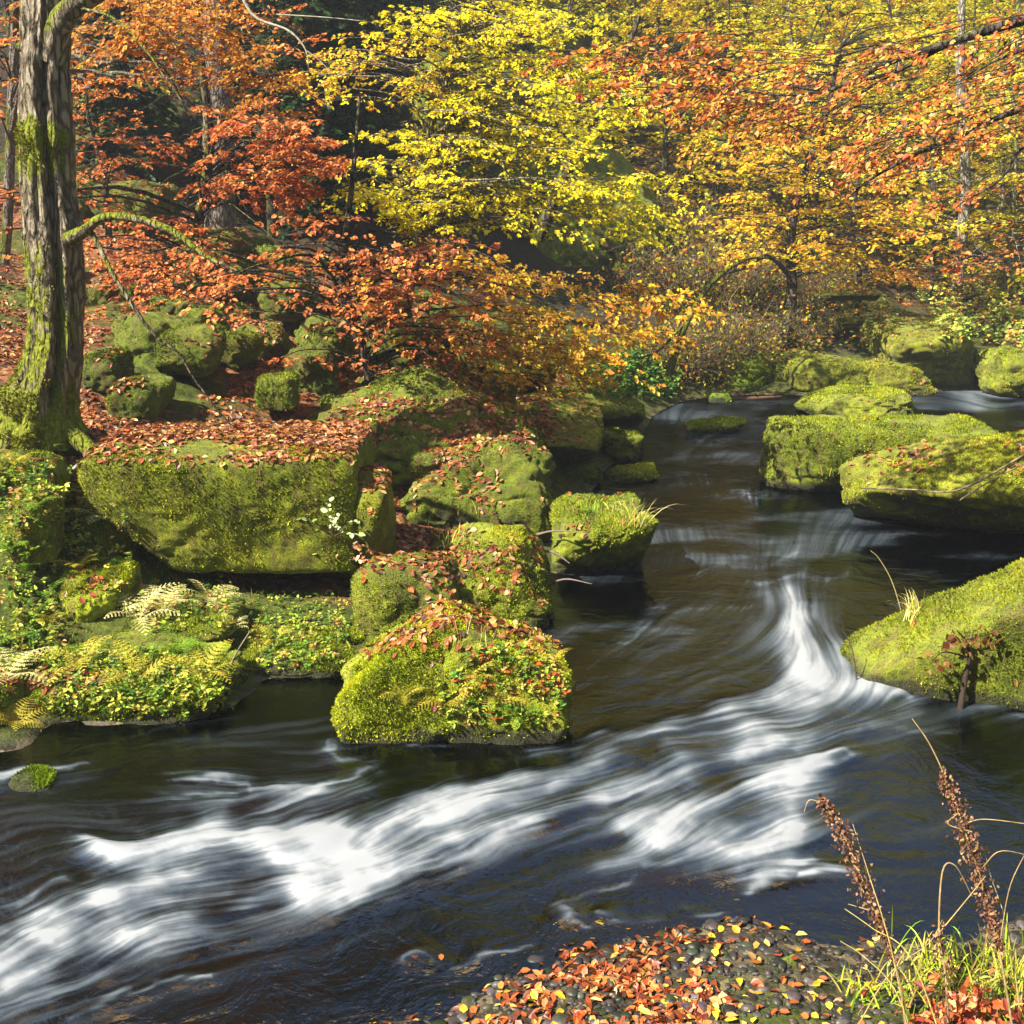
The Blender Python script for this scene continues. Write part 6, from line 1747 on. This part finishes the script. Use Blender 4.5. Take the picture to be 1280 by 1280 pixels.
dry_stem('dock_stem', 'rusty seeded dock stem leaning left in front of the white water',
         [(1140, 1285, 3.35), (1125, 1230, 3.38), (1104, 1165, 3.45), (1080, 1105, 3.5), (1060, 1055, 3.55), (1035, 1010, 3.6), (1022, 996, 3.62)], (.25, .93, 620), 51,
         twigs=[[(1030, 1005, 3.6), (1012, 1000, 3.6), (1005, 1015, 3.6)], [(1095, 1140, 3.48), (1060, 1130, 3.5)]])
dry_stem('dock_stem', 'tall rusty seeded dock stem right of the leaning one with a long bare straw tip',
         [(1275, 1290, 3.35), (1255, 1220, 3.4), (1235, 1130, 3.5), (1210, 1050, 3.6), (1185, 980, 3.7), (1162, 930, 3.75), (1140, 898, 3.8)], (.22, .72, 760), 52,
         twigs=[[(1205, 1030, 3.62), (1230, 1024, 3.6), (1285, 1030, 3.55)], [(1215, 1040, 3.6), (1185, 1030, 3.6), (1198, 1016, 3.62)], [(1228, 1085, 3.55), (1250, 1064, 3.5), (1290, 1070, 3.5)],
                [(1250, 1180, 3.45), (1262, 1110, 3.4), (1285, 1060, 3.4)]])
dry_stem('dock_stem', 'short brown dock stem low between the two tall seeded ones', [(1192, 1270, 3.4), (1182, 1220, 3.42), (1174, 1170, 3.45), (1178, 1090, 3.5), (1194, 1082, 3.5), (1215, 1120, 3.5)], (.0, .45, 150), 53,
         twigs=[[(1175, 1165, 3.45), (1208, 1125, 3.45), (1232, 1095, 3.45)]])
dry_stem('straw_stalk', 'thin bent straw stalk crossing the leaning dock stem', [(1150, 1270, 3.3), (1115, 1190, 3.36), (1085, 1090, 3.5), (1066, 1030, 3.6)], None, 54, col=(.38, .28, .10), r=.003)
dry_stem('straw_stalk', 'yellow straw stalk slanting up left from the bottom right grass', [(1200, 1262, 3.3), (1140, 1200, 3.36), (1090, 1160, 3.4), (1056, 1136, 3.44)], None, 55, col=(.46, .40, .10), r=.0032)
dry_stem('straw_stalk', 'long straw stalk slanting over the gravel towards the moss cushion', [(1160, 1285, 3.3), (1120, 1240, 3.36), (1080, 1196, 3.42), (1050, 1176, 3.45)], None, 56, col=(.46, .40, .12), r=.0028)
dry_stem('straw_stalk', 'tan stalk slanting up right across the shallow water', [(1060, 1262, 3.4), (1110, 1220, 3.4), (1160, 1180, 3.42), (1178, 1150, 3.45)], None, 57, col=(.36, .24, .10), r=.0028)
dry_stem('straw_stalk', 'straw stalk standing at the right edge behind the tall dock stem', [(1285, 1240, 3.5), (1262, 1170, 3.55), (1240, 1100, 3.6), (1232, 1070, 3.62)], None, 58, col=(.42, .32, .14), r=.0028)
dry_stem('dead_twig', 'dark twig standing in the pool at the tip of the wedge boulder', [(1076, 850, 7.1), (1066, 815, 7.1), (1054, 788, 7.1)], None, 59, col=(.10, .06, .04), r=.006)
dry_stem('straw_stalk', 'pale grass stalk arching from the tip of the wedge boulder', [(1140, 775, 8.2), (1118, 735, 8.2), (1100, 700, 8.2), (1088, 688, 8.2)], None, 60, col=(.42, .36, .16), r=.005)


def branch(name, label, lists, col, cat='branch'):
    b = W(*lists[0][0][:3])
    parts = [tube_curve(np.array([[*W(u, v, d), r] for u, v, d, r in l]), 18, 6, col) for l in lists]
    o = link(name, mesh_data(name, shift(parts, b)), M_TWIG, origin=b)
    tag(o, label, cat)


branch('fallen_branch', 'bare grey branch lying in the water between the domed and leafy boulders',
       [[(672, 668, 9.6, .014), (690, 664, 9.5, .01), (712, 664, 9.4, .005)], [(660, 690, 9.5, .014), (690, 690, 9.3, .01), (712, 704, 9.2, .005)], [(690, 728, 8.9, .01), (710, 724, 8.8, .008), (740, 730, 8.7, .003)]], (.16, .12, .10))
branch('fallen_branch', 'thin bare twig lying over the overhanging boulder at the right',
       [[(1075, 610, 10.6, .008), (1140, 612, 10.5, .009), (1200, 612, 10.4, .01), (1285, 566, 10.9, .012)], [(1200, 625, 10.2, .008), (1240, 600, 10.4, .007), (1282, 578, 10.6, .004)]], (.26, .19, .11))
branch('fallen_branch', 'pale broken stick below the big tree', [[(92, 586, 8.6, .016), (110, 572, 8.6, .014), (130, 555, 8.6, .008)]], (.34, .29, .23))
branch('fallen_branch', 'thin stick leaning by the mouth of the inlet', [[(284, 838, 7.0, .006), (298, 812, 7.0, .006), (312, 790, 7.0, .004)]], (.24, .19, .12))
branch('dead_branch', 'pale leafless branch hanging at the top left of centre', [[(290, -40, 11, .02), (315, 18, 11, .014), (360, 38, 11, .012), (382, 62, 11, .008), (386, 90, 11, .003)], [(345, 18, 11, .006), (410, 22, 11, .005), (470, 28, 11, .002)], [(384, 64, 11, .006), (400, 76, 11, .004), (418, 96, 11, .002)]], (.42, .38, .30))
branch('fallen_branch', 'rust coloured log lying along the far waterline', [[(905, 499, 21.2, .05), (940, 498, 21.2, .045), (976, 496, 21.3, .03)]], (.11, .06, .035), 'log')
print('plants', round(time.time() - T0, 1))

# ------------------------------------------------------------------ damp air of the valley
hz = np.array([[x, y, z] for z in (-3.0, 56.0) for y in (-430.0, 430.0) for x in (-430.0, 430.0)])
hf = np.array([[0, 2, 3, 1], [4, 5, 7, 6], [0, 1, 5, 4], [2, 6, 7, 3], [0, 4, 6, 2], [1, 3, 7, 5]])
hm = bpy.data.materials.new('damp_air'); hm.use_nodes = True; hm.node_tree.nodes.clear()
ho = hm.node_tree.nodes.new('ShaderNodeOutputMaterial'); hv = hm.node_tree.nodes.new('ShaderNodeVolumePrincipled')
hv.inputs['Color'].default_value = (.88, .93, 1, 1); hv.inputs['Density'].default_value = .0014; hv.inputs['Anisotropy'].default_value = .2
hm.node_tree.links.new(hv.outputs[0], ho.inputs['Volume'])
tag(link('haze', mesh_data('haze', [(hz, hf, None)], smooth=False), hm), 'thin damp haze filling the wooded valley', 'haze', kind='stuff')

# ------------------------------------------------------------------ light, sky, camera
SUN_EL, SUN_AZ = 44.0, 237.0       # compass style: direction the light comes from, 0 = ahead (+Y), 270 = left
sa = R(SUN_AZ); se = R(SUN_EL)
sv = Vector((math.sin(sa) * math.cos(se), math.cos(sa) * math.cos(se), math.sin(se)))
sun = bpy.data.lights.new('sun', 'SUN'); sun.energy = 5.0; sun.angle = R(.53); sun.color = (1, .93, .80)
so = bpy.data.objects.new('sun', sun); COL.objects.link(so); so.rotation_euler = sv.to_track_quat('Z', 'Y').to_euler(); so.location = sv * 60
w = bpy.data.worlds.new('World'); sc.world = w; w.use_nodes = True
nt = w.node_tree; bg = nt.nodes['Background']
sky = nt.nodes.new('ShaderNodeTexSky'); sky.sky_type = 'NISHITA'; sky.sun_disc = False; sky.sun_elevation = se; sky.sun_rotation = sa
nt.links.new(sky.outputs[0], bg.inputs['Color']); bg.inputs['Strength'].default_value = .05
cam = bpy.data.cameras.new('camera'); cam.sensor_width = 36; cam.angle = R(FOV); cam.clip_end = 2000; cam.clip_start = .05
co = bpy.data.objects.new('camera', cam); COL.objects.link(co); co.location = (0, 0, CAM_H); co.rotation_euler = (R(90 - PITCH), 0, 0)
sc.camera = co
sc.view_settings.view_transform = 'Standard'; sc.view_settings.look = 'None'; sc.view_settings.gamma = 1.0
sc.view_settings.exposure = 1.75
sc.render.engine = 'CYCLES'
c = sc.cycles
c.max_bounces = 7; c.diffuse_bounces = 3; c.glossy_bounces = 3; c.transmission_bounces = 3; c.transparent_max_bounces = 8
c.use_denoising = True
c.volume_bounces = 0; c.volume_step_rate = 4
c.caustics_reflective = False; c.caustics_refractive = False
print('done', round(time.time() - T0, 1))
